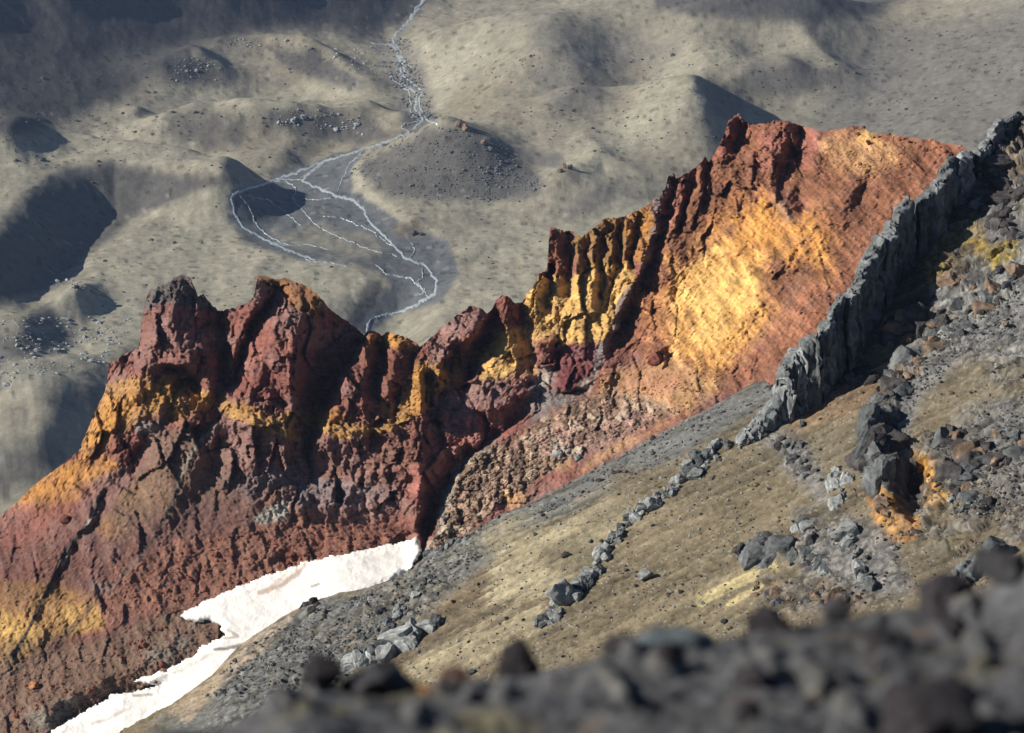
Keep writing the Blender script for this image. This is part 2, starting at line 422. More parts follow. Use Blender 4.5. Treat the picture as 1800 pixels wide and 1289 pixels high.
VL = [
    # stony heath on hillocks and mountain sides, darkened to stand in for their shade
    ('a', PX(-400, -400, 900, -400, 760, 5, 700, 45, 640, 72, 560, 45, 450, 55, 330, 95, 220, 165, 60, 238, -400, 260), HEATH_SHADE * .8, 16, .95),
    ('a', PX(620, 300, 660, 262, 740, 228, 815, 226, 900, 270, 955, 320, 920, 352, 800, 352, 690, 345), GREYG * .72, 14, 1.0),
    ('a', PX(800, 240, 860, 250, 950, 305, 950, 340, 880, 350, 850, 300), HEATH_SHADE, 14, .6),
    ('a', PX(470, 85, 560, 90, 630, 140, 610, 158, 540, 130, 480, 110), HEATH_SHADE, 9, .85),
    ('a', PX(280, 110, 330, 98, 385, 120, 380, 150, 300, 145), HEATH_SHADE, 10, .85),
    ('a', PX(215, 200, 240, 190, 268, 200, 260, 208, 220, 208), HEATH_SHADE, 4, .8),
    ('a', PX(470, 200, 520, 192, 660, 215, 690, 240, 640, 255, 560, 245, 480, 225), HEATH_SHADE, 9, .8),
    ('a', PX(300, 210, 360, 195, 430, 215, 420, 245, 370, 275, 280, 255), HEATH_SHADE, 13, .6),
    ('a', PX(470, 300, 510, 275, 540, 285, 520, 312, 470, 318), HEATH_SHADE, 6, .8),
    ('a', PX(0, 420, 60, 330, 130, 290, 200, 288, 330, 310, 420, 318, 345, 338, 230, 388, 170, 440, 90, 505, -300, 620, -300, 450), HEATH_SHADE, 9, .85),
    ('a', PX(40, 560, 110, 515, 175, 530, 150, 565, 60, 575), HEATH_SHADE, 5, .8),
    ('a', PX(-200, 560, 40, 590, 130, 570, 200, 570, 240, 590, 160, 640, 0, 690, -200, 700), HEATH_SHADE * 1.2, 14, .75),
    ('a', PX(-100, 800, 60, 770, 110, 800, 60, 860, -100, 900), HEATH_SHADE, 12, .8),
    ('a', PX(120, 690, 180, 680, 185, 720, 100, 720, 60, 700), HEATH_SHADE * 1.3, 10, .6),
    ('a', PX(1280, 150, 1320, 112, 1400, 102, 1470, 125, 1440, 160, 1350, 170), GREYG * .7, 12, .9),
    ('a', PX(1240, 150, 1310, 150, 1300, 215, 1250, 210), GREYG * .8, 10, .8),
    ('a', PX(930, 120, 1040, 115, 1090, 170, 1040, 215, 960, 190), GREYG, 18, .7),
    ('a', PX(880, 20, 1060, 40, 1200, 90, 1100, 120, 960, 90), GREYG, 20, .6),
    ('a', PX(1140, -60, 1700, -60, 1530, 30, 1400, 40, 1230, 30, 1150, 15), HEATH_SHADE, 12, .9),
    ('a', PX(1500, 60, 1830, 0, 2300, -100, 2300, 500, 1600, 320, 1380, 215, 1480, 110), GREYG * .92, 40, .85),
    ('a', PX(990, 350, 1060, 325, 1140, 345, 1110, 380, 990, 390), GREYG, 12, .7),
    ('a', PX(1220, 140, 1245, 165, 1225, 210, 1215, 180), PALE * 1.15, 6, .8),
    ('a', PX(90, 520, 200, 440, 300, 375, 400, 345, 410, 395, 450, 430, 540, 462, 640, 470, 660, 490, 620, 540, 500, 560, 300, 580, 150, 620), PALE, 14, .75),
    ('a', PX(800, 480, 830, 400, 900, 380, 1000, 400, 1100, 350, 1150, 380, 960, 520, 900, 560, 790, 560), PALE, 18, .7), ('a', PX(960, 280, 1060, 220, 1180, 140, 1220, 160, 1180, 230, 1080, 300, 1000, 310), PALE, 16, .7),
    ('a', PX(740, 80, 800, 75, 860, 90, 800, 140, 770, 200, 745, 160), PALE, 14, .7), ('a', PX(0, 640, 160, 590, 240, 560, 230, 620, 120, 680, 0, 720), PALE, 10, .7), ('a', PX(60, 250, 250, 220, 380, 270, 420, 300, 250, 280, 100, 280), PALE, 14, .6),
    ('a', PX(280, 165, 420, 160, 640, 150, 690, 180, 560, 185, 400, 190), PALE, 12, .6), ('a', PX(900, 260, 990, 275, 1000, 300, 940, 290), HEATH_SHADE * 1.5, 6, .7),
    # bare gravel of the braided bed and the gorge
    ('a', PX(400, 345, 500, 305, 640, 255, 622, 295, 622, 330, 700, 385, 790, 425, 808, 480, 775, 530, 700, 552, 650, 585, 610, 585, 640, 540, 680, 500, 665, 478, 600, 460, 530, 460, 440, 428, 408, 390), GRAVEL, 6, .95, .4),
    ('a', PX(480, 415, 560, 395, 640, 410, 690, 450, 620, 455, 520, 435), BUFF * .85, 12, .7, .5),
    ('a', PX(600, 580, 640, 500, 672, 482, 660, 520, 640, 570), HEATH_SHADE, 5, .85, .4),
    ('a', PX(560, 460, 660, 480, 620, 540, 560, 560, 480, 500), PALE * .9, 14, .5),
    ('a', PX(640, 270, 618, 300, 622, 335, 690, 380, 740, 405, 720, 380, 650, 340, 632, 300), PALE, 6, .8, .4),
    ('a', PX(690, 400, 730, 385, 740, 415, 700, 418), BROWN * .7, 7, .7),
    ('a', PX(650, 70, 740, 85, 770, 215, 720, 235, 690, 150), GREYG, 10, .7, .6),
]
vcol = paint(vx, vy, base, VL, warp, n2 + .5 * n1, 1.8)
d1, gap, val = cells(V[..., 0] / 5.5, V[..., 1] / 5.5, 2)
vcol *= (1 + .22 * n2 + .20 * n4)[..., None]
speck = (val > .93) & (d1 < .34) & (V[..., 2] < 20)
vcol += (np.array((.4, .39, .37)) - vcol) * (speck * .25)[..., None]
speck = (val < .10) & (d1 < .36)
vcol *= np.where(speck, .55, 1)[..., None]
vcol = np.clip(vcol, .02, .8)
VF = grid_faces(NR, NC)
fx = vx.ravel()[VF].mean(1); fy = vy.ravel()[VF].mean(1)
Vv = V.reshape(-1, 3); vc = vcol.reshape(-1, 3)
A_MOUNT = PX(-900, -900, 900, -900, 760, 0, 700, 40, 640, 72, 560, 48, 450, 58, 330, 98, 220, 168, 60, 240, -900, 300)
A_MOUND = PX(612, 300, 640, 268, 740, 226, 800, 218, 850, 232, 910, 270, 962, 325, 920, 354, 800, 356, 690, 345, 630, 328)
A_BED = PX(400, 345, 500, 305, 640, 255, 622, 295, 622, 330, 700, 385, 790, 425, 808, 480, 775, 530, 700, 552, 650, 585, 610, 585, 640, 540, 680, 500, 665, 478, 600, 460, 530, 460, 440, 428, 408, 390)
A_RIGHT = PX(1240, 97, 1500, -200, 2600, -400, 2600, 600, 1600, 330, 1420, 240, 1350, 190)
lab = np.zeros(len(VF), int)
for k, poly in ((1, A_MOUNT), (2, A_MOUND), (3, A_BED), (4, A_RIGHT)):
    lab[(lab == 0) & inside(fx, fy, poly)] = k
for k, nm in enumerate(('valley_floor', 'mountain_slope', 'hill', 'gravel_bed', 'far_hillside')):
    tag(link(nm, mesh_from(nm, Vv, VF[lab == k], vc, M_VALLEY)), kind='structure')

# streams of the braided bed
mw = bpy.data.materials.new('stream_water'); mw.use_nodes = True
b = mw.node_tree.nodes['Principled BSDF']; N = mw.node_tree.nodes; Lk = mw.node_tree.links
a_ = N.new('ShaderNodeAttribute'); a_.attribute_name = 'col'; Lk.new(a_.outputs['Color'], b.inputs['Base Color'])
b.inputs['Roughness'].default_value = .25; b.inputs['Specular IOR Level'].default_value = .5
nz = N.new('ShaderNodeTexNoise'); nz.inputs['Scale'].default_value = .8; nz.inputs['Detail'].default_value = 4
g_ = N.new('ShaderNodeNewGeometry'); Lk.new(g_.outputs['Position'], nz.inputs['Vector'])
bp = N.new('ShaderNodeBump'); bp.inputs['Strength'].default_value = .6; bp.inputs['Distance'].default_value = .5
Lk.new(nz.outputs['Fac'], bp.inputs['Height']); Lk.new(bp.outputs[0], b.inputs['Normal'])
def ribbon(paths):
    VV, FF, CC = [], [], []; n0 = 0
    for pts, wd, white in paths:
        p = np.asarray(pts, float)
        L = np.concatenate([[0], np.cumsum(np.hypot(*np.diff(p, axis=0).T))]); m = max(int(L[-1] / 2.0), 4)
        s = np.linspace(0, L[-1], m)
        q = np.stack([np.interp(s, L, p[:, 0]), np.interp(s, L, p[:, 1])], -1)
        ph = random.random() * 99
        for am, fr in ((3.2, 9.), (1.6, 4.)):
            ns = noise(np.stack([s / fr, 0 * s + ph, 0 * s], -1)); nb = noise(np.stack([s / fr, 0 * s + ph + 40.5, 0 * s + .5], -1))
            q = q + np.stack([ns, nb * .6], -1) * am * np.clip(np.minimum(s, L[-1] - s) / 8, 0, 1)[:, None]
        t = np.gradient(q, axis=0); t /= np.hypot(*t.T)[:, None] + 1e-9
        nn = np.stack([-t[:, 1], t[:, 0]], -1)
        wv = .85 * wd * (1 + .45 * noise(np.stack([s / 6, 0 * s + ph + 9, 0 * s], -1))) * np.clip(np.minimum(s, L[-1] - s) / 14 + .35, 0, 1)
        k = np.array([-.5, -.17, .17, .5])
        Q = q[:, None, :] + nn[:, None, :] * (wv[:, None] * k)[..., None]
        G = drop(Q[..., 0], Q[..., 1]); G[..., 2] += np.array([-.1, .35, .35, -.1])
        wh = np.clip(.8 * white + .6 * noise(np.stack([s / 2.2, 0 * s + ph + 3, 0 * s], -1)), 0, 1)[:, None]
        c = np.array((.27, .31, .34)) * (1 - wh) + np.array((.37, .41, .44)) * wh
        VV.append(G.reshape(-1, 3)); CC.append(np.repeat(c[:, None], 4, 1).reshape(-1, 3)); FF.append(grid_faces(m, 4) + n0); n0 += m * 4
    return np.concatenate(VV), np.concatenate(FF), np.concatenate(CC)
BRAIDS = [
    (PX(640, 262, 600, 275, 560, 288, 520, 305, 470, 322, 430, 335, 407, 350, 413, 378, 428, 402, 470, 424, 505, 440, 532, 450, 556, 458), 5.5, .35),
    (PX(572, 284, 548, 300, 532, 318, 560, 332, 590, 345, 620, 352, 638, 368, 650, 392, 672, 412, 692, 432, 715, 455, 748, 468, 768, 494, 766, 516, 735, 536, 700, 550), 6.5, .5),
    (PX(700, 550, 672, 556, 652, 564), 5, .75), (PX(654, 560, 648, 572, 644, 590), 7, .95),
    (PX(742, 472, 744, 490, 732, 500, 748, 512, 735, 522), 3.2, .4), (PX(660, 466, 680, 484, 720, 490, 742, 510, 752, 522), 3.2, .4),
    (PX(640, 265, 612, 292, 600, 320, 592, 342), 2.6, .1), (PX(500, 318, 520, 330, 515, 352, 540, 380, 560, 400), 2.4, .1),
    (PX(420, 345, 440, 372, 452, 400, 480, 420, 510, 432), 2.6, .15), (PX(532, 318, 500, 316, 470, 322), 3.0, .15),
    (PX(590, 347, 560, 352, 520, 350), 1.8, .1), (PX(690, 435, 650, 405, 600, 385, 560, 380), 1.8, .1), (PX(720, 458, 730, 440, 722, 428), 2.4, .1),
    (PX(532, 450, 545, 462, 575, 462, 610, 470), 2.4, .2),
    (PX(560, 400, 600, 420, 650, 440, 700, 452), 1.6, .1), (PX(430, 345, 470, 352, 500, 372, 530, 400), 1.6, .1), (PX(470, 424, 500, 432, 540, 430, 580, 440), 1.6, .1)]
RAPID = [(VSTREAM[:5] + VSTREAM[5:10], 6, .45), (PX(690, 68, 706, 92, 700, 118, 716, 140, 742, 160, 736, 182, 752, 212, 770, 222), 4, .5),
         (PX(650, 76, 690, 80, 712, 110, 690, 140, 720, 160, 724, 200, 738, 214), 3.5, .5), (PX(716, 40, 730, 22, 750, -10, 770, -60), 7, .45), (PX(745, 212, 715, 220, 706, 226, 722, 234, 690, 246, 640, 262), 4.5, .5)]
Vr, Fr, Cr = ribbon(BRAIDS); tag(link('stream', mesh_from('stream', Vr, Fr, Cr, mw)), kind='structure')
Vr, Fr, Cr = ribbon(RAPID); tag(link('river_rapids', mesh_from('river_rapids', Vr, Fr, Cr, mw)), kind='structure')

# ------------------------------------------------------------------ rocks
def rock_mesh(name, seed, sub=4, cuts=14, rough=.24, lo=.42, hi=.9):
    r = np.random.default_rng(seed)
    bm = bmesh.new(); bmesh.ops.create_icosphere(bm, subdivisions=sub, radius=1.0)
    v = np.array([x.co[:] for x in bm.verts]); f = np.array([[q.index for q in x.verts] for x in bm.faces]); bm.free()
    for _ in range(cuts):
        n = r.normal(size=3); n /= np.linalg.norm(n); d = r.uniform(lo, hi)
        v -= np.maximum(v @ n - d, 0)[:, None] * n
    if rough:
        v *= (1 + rough * fbm(v * 1.7, 4, .6, seed * .7) + rough * .9 * (ridged(v * 2.3, 4, .62, seed * .3) - .35))[:, None]
    return v, f
ROCKV = [rock_mesh('r', 100 + k) for k in range(10)]
PEBV = [rock_mesh('p', 200 + k, sub=1, cuts=6, rough=0) for k in range(8)]
BLOCKV = []
for k in range(8):                      # squarish joint blocks for the dikes
    r = np.random.default_rng(300 + k)
    bm = bmesh.new(); bmesh.ops.create_cube(bm, size=2.0)
    bmesh.ops.subdivide_edges(bm, edges=bm.edges[:], cuts=15, use_grid_fill=True)
    bm.verts.ensure_lookup_table()
    v = np.array([x.co[:] for x in bm.verts]); f = np.array([[q.index for q in x.verts] for x in bm.faces]); bm.free()
    for _ in range(10):
        n = r.normal(size=3); n /= np.linalg.norm(n); d = r.uniform(.85, 1.25)
        v -= np.maximum(v @ n - d, 0)[:, None] * n
    v = v / np.maximum(1, np.linalg.norm(v, axis=1) / 1.45)[:, None]
    v += .12 * np.stack([fbm(v * 1.3 + 7 * j, 4, .6, k) for j in range(3)], -1) + .13 * (ridged(v * 1.9, 4, .62, k) - .4)[:, None] * v
    BLOCKV.append((v, f))
def rock_mats(name, c, **k): return material(name, attr=False, color=c, **k)
M_GREY = rock_mats('grey_lava', (.110, .118, .124), scale=2.5, bump=1.0, bdist=.3)
M_PALE = rock_mats('pale_grey_lava', (.28, .295, .30), scale=2.5, bump=1.0, bdist=.3)
M_PALE2 = rock_mats('light_grey_lava', (.19, .20, .21), scale=2.5, bump=.7, bdist=.12)
M_WALL = rock_mats('dike_lava', (.15, .162, .17), scale=2.2, bump=.9, bdist=.2)
M_RUBBLE = rock_mats('tan_rubble', (.27, .185, .135), scale=2.5, bump=.7, bdist=.15)
M_DARK = rock_mats('dark_lava', (.065, .060, .062), scale=2.5, bump=1.0, bdist=.3)
M_OLIVE = rock_mats('olive_yellow_rock', (.165, .13, .05), scale=2.5, bump=.7, bdist=.15)
M_ORANGE = rock_mats('orange_rock', (.30, .15, .045), scale=2.5, bump=.7, bdist=.15)
M_RED = rock_mats('maroon_rock', (.15, .055, .04), scale=2.5, bump=.7, bdist=.15)
M_RUST = rock_mats('rust_rock', (.33, .15, .07), scale=2.5, bump=.7, bdist=.15)
M_BROWN = rock_mats('brown_rock', (.16, .115, .085), scale=2.5, bump=.7, bdist=.15)
_cache = {}
def rock_data(kind, k, mat):
    key = (kind, k, mat.name)
    if key not in _cache:
        v, f = {'rock': ROCKV, 'block': BLOCKV, 'pebble': PEBV}[kind][k]
        _cache[key] = mesh_from(kind, v, f, None, mat, smooth=(kind != 'pebble'))
    return _cache[key]
def put(name, kind, mat, loc, size, rot=None, parent=None, k=None):
    src = {'rock': ROCKV, 'block': BLOCKV, 'pebble': PEBV}[kind]
    o = link(name, rock_data(kind, random.randrange(len(src)) if k is None else k, mat), parent)
    o.location = loc; o.scale = size if hasattr(size, '__len__') else (size,) * 3
    o.rotation_euler = rot if rot is not None else (random.uniform(-.5, .5), random.uniform(-.5, .5), random.uniform(0, 6.28))
    return o
def scatter_mesh(name, pts, sizes, mats, label=None):
    """very many small stones as one real mesh"""
    k = RNG.integers(0, len(PEBV), len(pts)); VV, FF, n0 = [], [], 0
    an = RNG.uniform(0, 6.28, len(pts)); sq = RNG.uniform(.45, .9, len(pts))
    for j, (v, f) in enumerate(PEBV):
        m = k == j
        if not m.any(): continue
        c, s = np.cos(an[m])[:, None], np.sin(an[m])[:, None]
        x = v[None, :, 0] * c - v[None, :, 1] * s; y = v[None, :, 0] * s + v[None, :, 1] * c; z = v[None, :, 2] * sq[m][:, None]
        Q = pts[m][:, None, :] + np.stack([x, y, z], -1) * sizes[m][:, None, None]
        VV.append(Q.reshape(-1, 3))
        FF.append((f[None] + (np.arange(m.sum()) * len(v))[:, None, None]).reshape(-1, 3) + n0); n0 += m.sum() * len(v)
    o = link(name, mesh_from(name, np.concatenate(VV), np.concatenate(FF), None, mats, smooth=False))
    return tag(o, kind='stuff', label=label)

# ================================================================== the red and orange ridge
CREST = PX(-260, 1060, -120, 985, -40, 930, 17, 893, 60, 852, 100, 822, 138, 792, 148, 768, 157, 747, 172, 712, 185, 687, 189, 655, 192, 638, 215, 622, 244, 610, 248, 575, 250, 551,
           256, 528, 262, 508, 275, 504, 286, 498, 300, 492, 310, 484, 321, 478, 336, 490, 344, 506, 348, 518, 356, 514, 364, 522, 374, 536, 388, 545, 410, 540, 436, 530, 449, 516, 450, 484, 462, 483,
           478, 488, 500, 488, 520, 494, 545, 506, 562, 520, 578, 540, 600, 556, 622, 572, 640, 588, 645, 580, 660, 580, 672, 588, 678, 582, 700, 586, 720, 594, 732, 600, 738, 608, 746, 602,
           762, 588, 785, 566, 805, 550, 828, 537, 845, 540, 856, 550, 866, 540, 872, 526, 884, 515, 896, 522, 905, 530, 918, 532, 922, 520, 932, 508, 942, 496, 944, 480, 955, 476, 962, 470,
           964, 430, 966, 397, 980, 398, 992, 404, 1004, 402, 1012, 410, 1022, 416, 1034, 406, 1046, 396, 1060, 384, 1085, 382, 1112, 374, 1126, 364, 1140, 356, 1160, 340, 1170, 330, 1174, 306, 1184, 302, 1192, 312, 1204, 304, 1216, 298, 1232, 284, 1240, 274, 1246, 284,
           1256, 266, 1268, 246, 1276, 228, 1280, 212, 1290, 202, 1300, 200, 1308, 212, 1320, 216, 1345, 216, 1360, 210, 1376, 209, 1395, 216, 1420, 222, 1445, 230, 1470, 226, 1500, 220, 1515, 222, 1530, 232, 1560, 234, 1590, 240, 1640, 246, 1690, 256, 1760, 290, 1900, 360)
BOTT = PX(-260, 1420, 150, 1420, 260, 1390, 420, 1260, 560, 1170, 760, 1080, 860, 1020, 1020, 950, 1150, 900, 1300, 840, 1420, 800, 1560, 740, 1900, 600)
# overall lie of the ridge: camera depth (m) at sighted points
RB = np.array([(-260, 1050, 414), (17, 893, 420), (150, 770, 420), (250, 560, 420), (320, 480, 424), (450, 490, 424), (640, 590, 424), (750, 600, 426), (880, 520, 428), (965, 400, 432), (1110, 375, 433), (1180, 300, 437), (1290, 205, 440), (1440, 225, 428), (1690, 256, 404), (1900, 360, 384),
               (0, 1050, 404), (150, 950, 404), (300, 900, 403), (450, 880, 401), (600, 850, 402), (700, 850, 399), (760, 900, 396), (900, 780, 403), (1000, 700, 406), (1100, 650, 409), (1200, 560, 408), (1350, 500, 398), (1500, 450, 392), (1300, 660, 388), (1450, 560, 382),
               (300, 1000, 398), (520, 990, 396), (700, 950, 396), (740, 990, 392), (860, 880, 392), (1000, 830, 390), (1200, 720, 386),
               (0, 1180, 396), (0, 1289, 388), (200, 1280, 386), (400, 1100, 391), (250, 1150, 392), (600, 1020, 392), (-260, 1420, 384), (400, 1300, 380), (700, 1100, 385), (1000, 950, 380), (1400, 760, 374), (1900, 600, 360)])
ridge_base = tps(RB)
def L3(pts, *d):
    d = list(d) if len(d) > 1 else list(d) * len(pts)
    return [(p[0], p[1], d[min(i, len(d) - 1)]) for i, p in enumerate(pts)]
RELIEF = [
    # crag with the grey knob
    L3(PX(300, 495, 286, 560, 262, 640, 236, 700, 205, 760), 5, 5, 6, 6, 3), L3(PX(330, 495, 336, 560, 330, 620), 4, 5, 6),
    L3(PX(250, 560, 240, 640, 195, 650, 170, 740), 1, 0, 0, 0), L3(PX(388, 548, 398, 610, 386, 680, 380, 740), -2, -3, -4, -2),
    L3(PX(283, 640, 345, 640), 6), L3(PX(288, 652, 318, 646, 350, 690), -1, -3, -3), L3(PX(290, 690, 330, 700, 345, 720), 3, 3, 2),
    L3(PX(350, 580, 372, 640, 366, 690), 3, 5, 5),
    # dark domed crag
    L3(PX(452, 486, 470, 520, 440, 560, 418, 620, 400, 700), 4, 5, 4, 3, 1), L3(PX(487, 505, 470, 535, 438, 575, 428, 625, 398, 690), -2, -2, -2, -3, -3),
    L3(PX(520, 500, 514, 545, 480, 580, 455, 620, 438, 690, 432, 740), 4, 7, 7, 7, 6, 4), L3(PX(546, 520, 530, 570, 520, 620, 515, 680, 514, 740, 506, 790), 6, 9.5, 10, 9.5, 7, 4),
    L3(PX(490, 600, 478, 660, 470, 720), 9, 8, 6), L3(PX(636, 600, 602, 650, 571, 700, 549, 740, 544, 800, 540, 840), -3, -4, -5, -5, -3, -1),
    L3(PX(546, 506, 562, 520, 600, 556, 640, 588), 6, 7, 2, -3), L3(PX(580, 600, 560, 660, 548, 720), 1, 0, -2), L3(PX(460, 690, 490, 690), 6), L3(PX(455, 702, 500, 712), 3, 3), L3(PX(440, 750, 500, 760), 7, 6), L3(PX(440, 800, 520, 800), 2, 2),
    # notched wall
    L3(PX(648, 586, 632, 640, 606, 690, 580, 740, 556, 800), 5, 8, 8, 7, 5), L3(PX(672, 592, 664, 650, 660, 720, 655, 780), 2, 3, 3, 3),
    L3(PX(652, 590, 646, 650, 640, 720), 7, 10, 8), L3(PX(700, 590, 690, 650, 680, 700), 6, 10, 10), L3(PX(610, 650, 600, 700, 604, 760), 5, 6, 6),
    L3(PX(736, 612, 720, 650, 706, 700, 702, 745), 4, 5, 5, 5), L3(PX(730, 660, 722, 700, 720, 730), 8, 9, 8), L3(PX(742, 640, 745, 700, 742, 735), 8, 12, 11), L3(PX(752, 660, 755, 735), 1, 1),
    L3(PX(575, 745, 620, 755, 690, 760), 5, 7, 9), L3(PX(560, 830, 640, 840, 720, 820), 0, 2, 5), L3(PX(742, 780, 740, 860, 735, 930), 7, 6, 5),
    # purple rounded crag
    L3(PX(828, 540, 800, 590, 780, 640, 770, 690), 7, 10, 9, 7), L3(PX(850, 560, 830, 590, 812, 600), 8, 11, 11), L3(PX(868, 585, 845, 610, 830, 650, 818, 682), -2, -4, -4, -3), L3(PX(790, 610, 786, 650), 3, 3), L3(PX(797, 615, 797, 655), 0),
    L3(PX(885, 518, 890, 545, 880, 575), 5, 6, 4), L3(PX(868, 548, 862, 580), 0, -1), L3(PX(918, 535, 920, 580, 935, 620, 940, 660), -2, -2, -1, -2), L3(PX(895, 590, 880, 640, 860, 660), 3, 4, 3),
    L3(PX(760, 690, 850, 665, 940, 662), 4, 5, 4), L3(PX(780, 760, 860, 720, 930, 690), 3, 4, 3), L3(PX(842, 740, 850, 770, 836, 790), 5, 4, 3), L3(PX(856, 735, 862, 765), 0),
    L3(PX(945, 605, 960, 600, 975, 600), 4, 6, 6), L3(PX(950, 645, 972, 645), 4, 4), L3(PX(982, 605, 978, 650), -2, -2), L3(PX(938, 600, 940, 650), -1),
    # orange pinnacles
    L3(PX(968, 400, 972, 450, 950, 500, 930, 560), 4, 5, 4, 3), L3(PX(964, 470, 965, 540), -2), L3(PX(985, 405, 984, 480, 975, 540), 3, 5, 4), L3(PX(1002, 412, 1002, 480, 1000, 520), -2, -1, 0),
    L3(PX(1020, 420, 1018, 480, 1010, 550), 2, 4, 3), L3(PX(1034, 412, 1034, 480), -1), L3(PX(1050, 398, 1046, 470, 1036, 550, 1026, 600), 3, 5, 4, 3), L3(PX(1062, 420, 1060, 520), -1), L3(PX(1076, 390, 1074, 460, 1066, 540), 3, 5, 3),
    L3(PX(1092, 400, 1088, 480, 1078, 540), -1, 0, 0), L3(PX(1108, 380, 1104, 440, 1096, 500), 3, 5, 4), L3(PX(1118, 400, 1112, 470), -1, -1), L3(PX(1132, 365, 1130, 420, 1118, 480), 3, 4, 3),
    L3(PX(965, 615, 1000, 610, 1050, 612), 4, 4, 3), L3(PX(980, 680, 1010, 690, 1040, 665), 3, 3, 2), L3(PX(990, 694, 1030, 690), -1),
    L3(PX(1184, 305, 1162, 358, 1149, 429, 1122, 491, 1087, 558, 1064, 607, 1047, 660), 4, 5, 5, 5, 5, 4, 3), L3(PX(1190, 318, 1172, 375, 1160, 435, 1132, 500, 1096, 568, 1075, 612), 0, -1, -2, -2, -2, -1),
    L3(PX(1206, 308, 1196, 360, 1176, 430, 1160, 500), 4, 5, 4, 2), L3(PX(1222, 300, 1212, 345, 1190, 410), -1, -1, 0), L3(PX(1240, 280, 1232, 330, 1210, 400), 4, 5, 3), L3(PX(1250, 285, 1244, 340), -1, 0),
    # the big face
    L3(PX(1292, 206, 1284, 240, 1262, 290, 1240, 360), 5, 5, 3, 2), L3(PX(1310, 222, 1298, 260, 1290, 290), -2, -2, -1), L3(PX(1345, 220, 1330, 270, 1300, 320), 4, 4, 2),
    L3(PX(1376, 212, 1384, 250, 1362, 290, 1350, 310), 5, 5, 4, 3), L3(PX(1410, 225, 1398, 270, 1376, 310), -2, -3, -1), L3(PX(1440, 234, 1430, 290, 1420, 330), 2, 2, 1),
    L3(PX(1335, 318, 1312, 345, 1300, 390, 1270, 450), 5, 4, 3, 2), L3(PX(1336, 322, 1366, 352, 1390, 392, 1400, 440), 5, 5, 4, 1), L3(PX(1356, 360, 1380, 400), 1, 1),
    L3(PX(1420, 300, 1406, 350, 1420, 380), -1), L3(PX(1430, 370, 1390, 450, 1340, 510, 1290, 590), 3, 3, 2, 1), L3(PX(1350, 480, 1390, 490, 1450, 470), -1),
    L3(PX(1520, 300, 1500, 340, 1480, 380), 2), L3(PX(1530, 320, 1510, 360), -1), L3(PX(1510, 235, 1540, 300), 1), L3(PX(1490, 400, 1420, 520, 1360, 600, 1300, 670), 0),
    L3(PX(1362, 558, 1330, 600, 1287, 660), -.6), L3(PX(1250, 480, 1200, 560, 1160, 610), 1),
    L3(PX(1122, 622, 1145, 612, 1166, 618), 2, 4, 4), L3(PX(1126, 640, 1165, 640), 1), L3(PX(1180, 622, 1172, 644), -2), L3(PX(1115, 612, 1170, 602), 0),
    # rubble buttress, fan and lower slopes
    L3(PX(1000, 715, 930, 748, 850, 796, 800, 850, 770, 930, 752, 975), 1, 2, 3, 4, 4, 3), L3(PX(1060, 705, 960, 770, 880, 830, 830, 900), 2, 3, 4, 4), L3(PX(1170, 730, 1040, 790, 920, 870, 850, 930), 2, 3, 3.5, 3.5),
    L3(PX(940, 690, 900, 750, 830, 800, 780, 860, 750, 930, 742, 985), -2, -2, -3, -4, -4, -2), L3(PX(1230, 705, 1000, 840, 770, 1000), 2, 3, 3),
    L3(PX(540, 860, 620, 855, 720, 850), 0, 2, 1), L3(PX(520, 900, 560, 860, 580, 850), 2, 2, 1), L3(PX(510, 905, 560, 925, 700, 940), 0),
    L3(PX(384, 743, 345, 810, 310, 860, 285, 920, 262, 955), 2, 2.2, 2, 1.2, .8), L3(PX(392, 770, 376, 830, 350, 870, 300, 930), -.8, -1, -.6, 0),
    L3(PX(420, 760, 410, 850), 1), L3(PX(192, 762, 236, 770, 250, 776), 3, 5, 4), L3(PX(196, 800, 230, 822), 1), L3(PX(258, 780, 240, 824), -2), L3(PX(265, 790, 280, 830), 2),
    L3(PX(184, 860, 157, 918, 112, 972, 61, 1085, 20, 1156), 1, 1.4, 1.3, 1, .8), L3(PX(192, 868, 166, 922, 121, 982, 69, 1090), 0, -.5, -.4, -.2), L3(PX(60, 900, 100, 850, 140, 815), 2), L3(PX(0, 960, 60, 950, 120, 930), 1),
    L3(PX(150, 1112, 100, 1150, 0, 1200), 0), L3(PX(200, 1250, 300, 1180, 395, 1105), 2, 2, 2), L3(PX(60, 1260, 160, 1210, 260, 1160, 330, 1110), 3, 3, 3, 2), L3(PX(120, 1265, 220, 1225, 300, 1200), 0),
    L3(PX(300, 1060, 400, 1020, 520, 975, 640, 945), 0), L3(PX(735, 940, 742, 990, 728, 1000), 2, 2, 2), L3(PX(720, 940, 715, 1000), -1)]
relief = membrane(RELIEF, -280, 160, 1920, 1440, 4)

NC, NR, NB = 1040, 500, 14
cx = np.linspace(-250, 1850, NC)
cp = np.array(CREST, float); bp_ = np.array(BOTT, float)
cy = np.interp(cx, cp[:, 0], cp[:, 1])
cn = np.stack([cx / 16, 0 * cx, 0 * cx], -1)
jag = np.interp(cx, [-250, 120, 200, 1300, 1450, 1850], [1, 1, 1.6, 1.5, 1.0, .5])
cy = cy + jag * (4.0 * fbm(cn, 4, .75, 3) + 2.5 * ridged(cn * 1.7, 3, .7, 9))
by = np.interp(cx, bp_[:, 0], bp_[:, 1])
t = np.linspace(0, 1, NR)[:, None]
cmin = np.array([cy[max(0, i - 22):i + 23].min() for i in range(NC)])
cmin = np.convolve(np.pad(cmin, 20, 'edge'), np.ones(41) / 41, 'valid'); cmin = np.minimum(cmin, cy) 
cmin = np.array([cmin[max(0, i - 6):i + 7].min() for i in range(NC)])
GYr = np.maximum(cmin + (by - cmin) * t, cy + .02 * t)
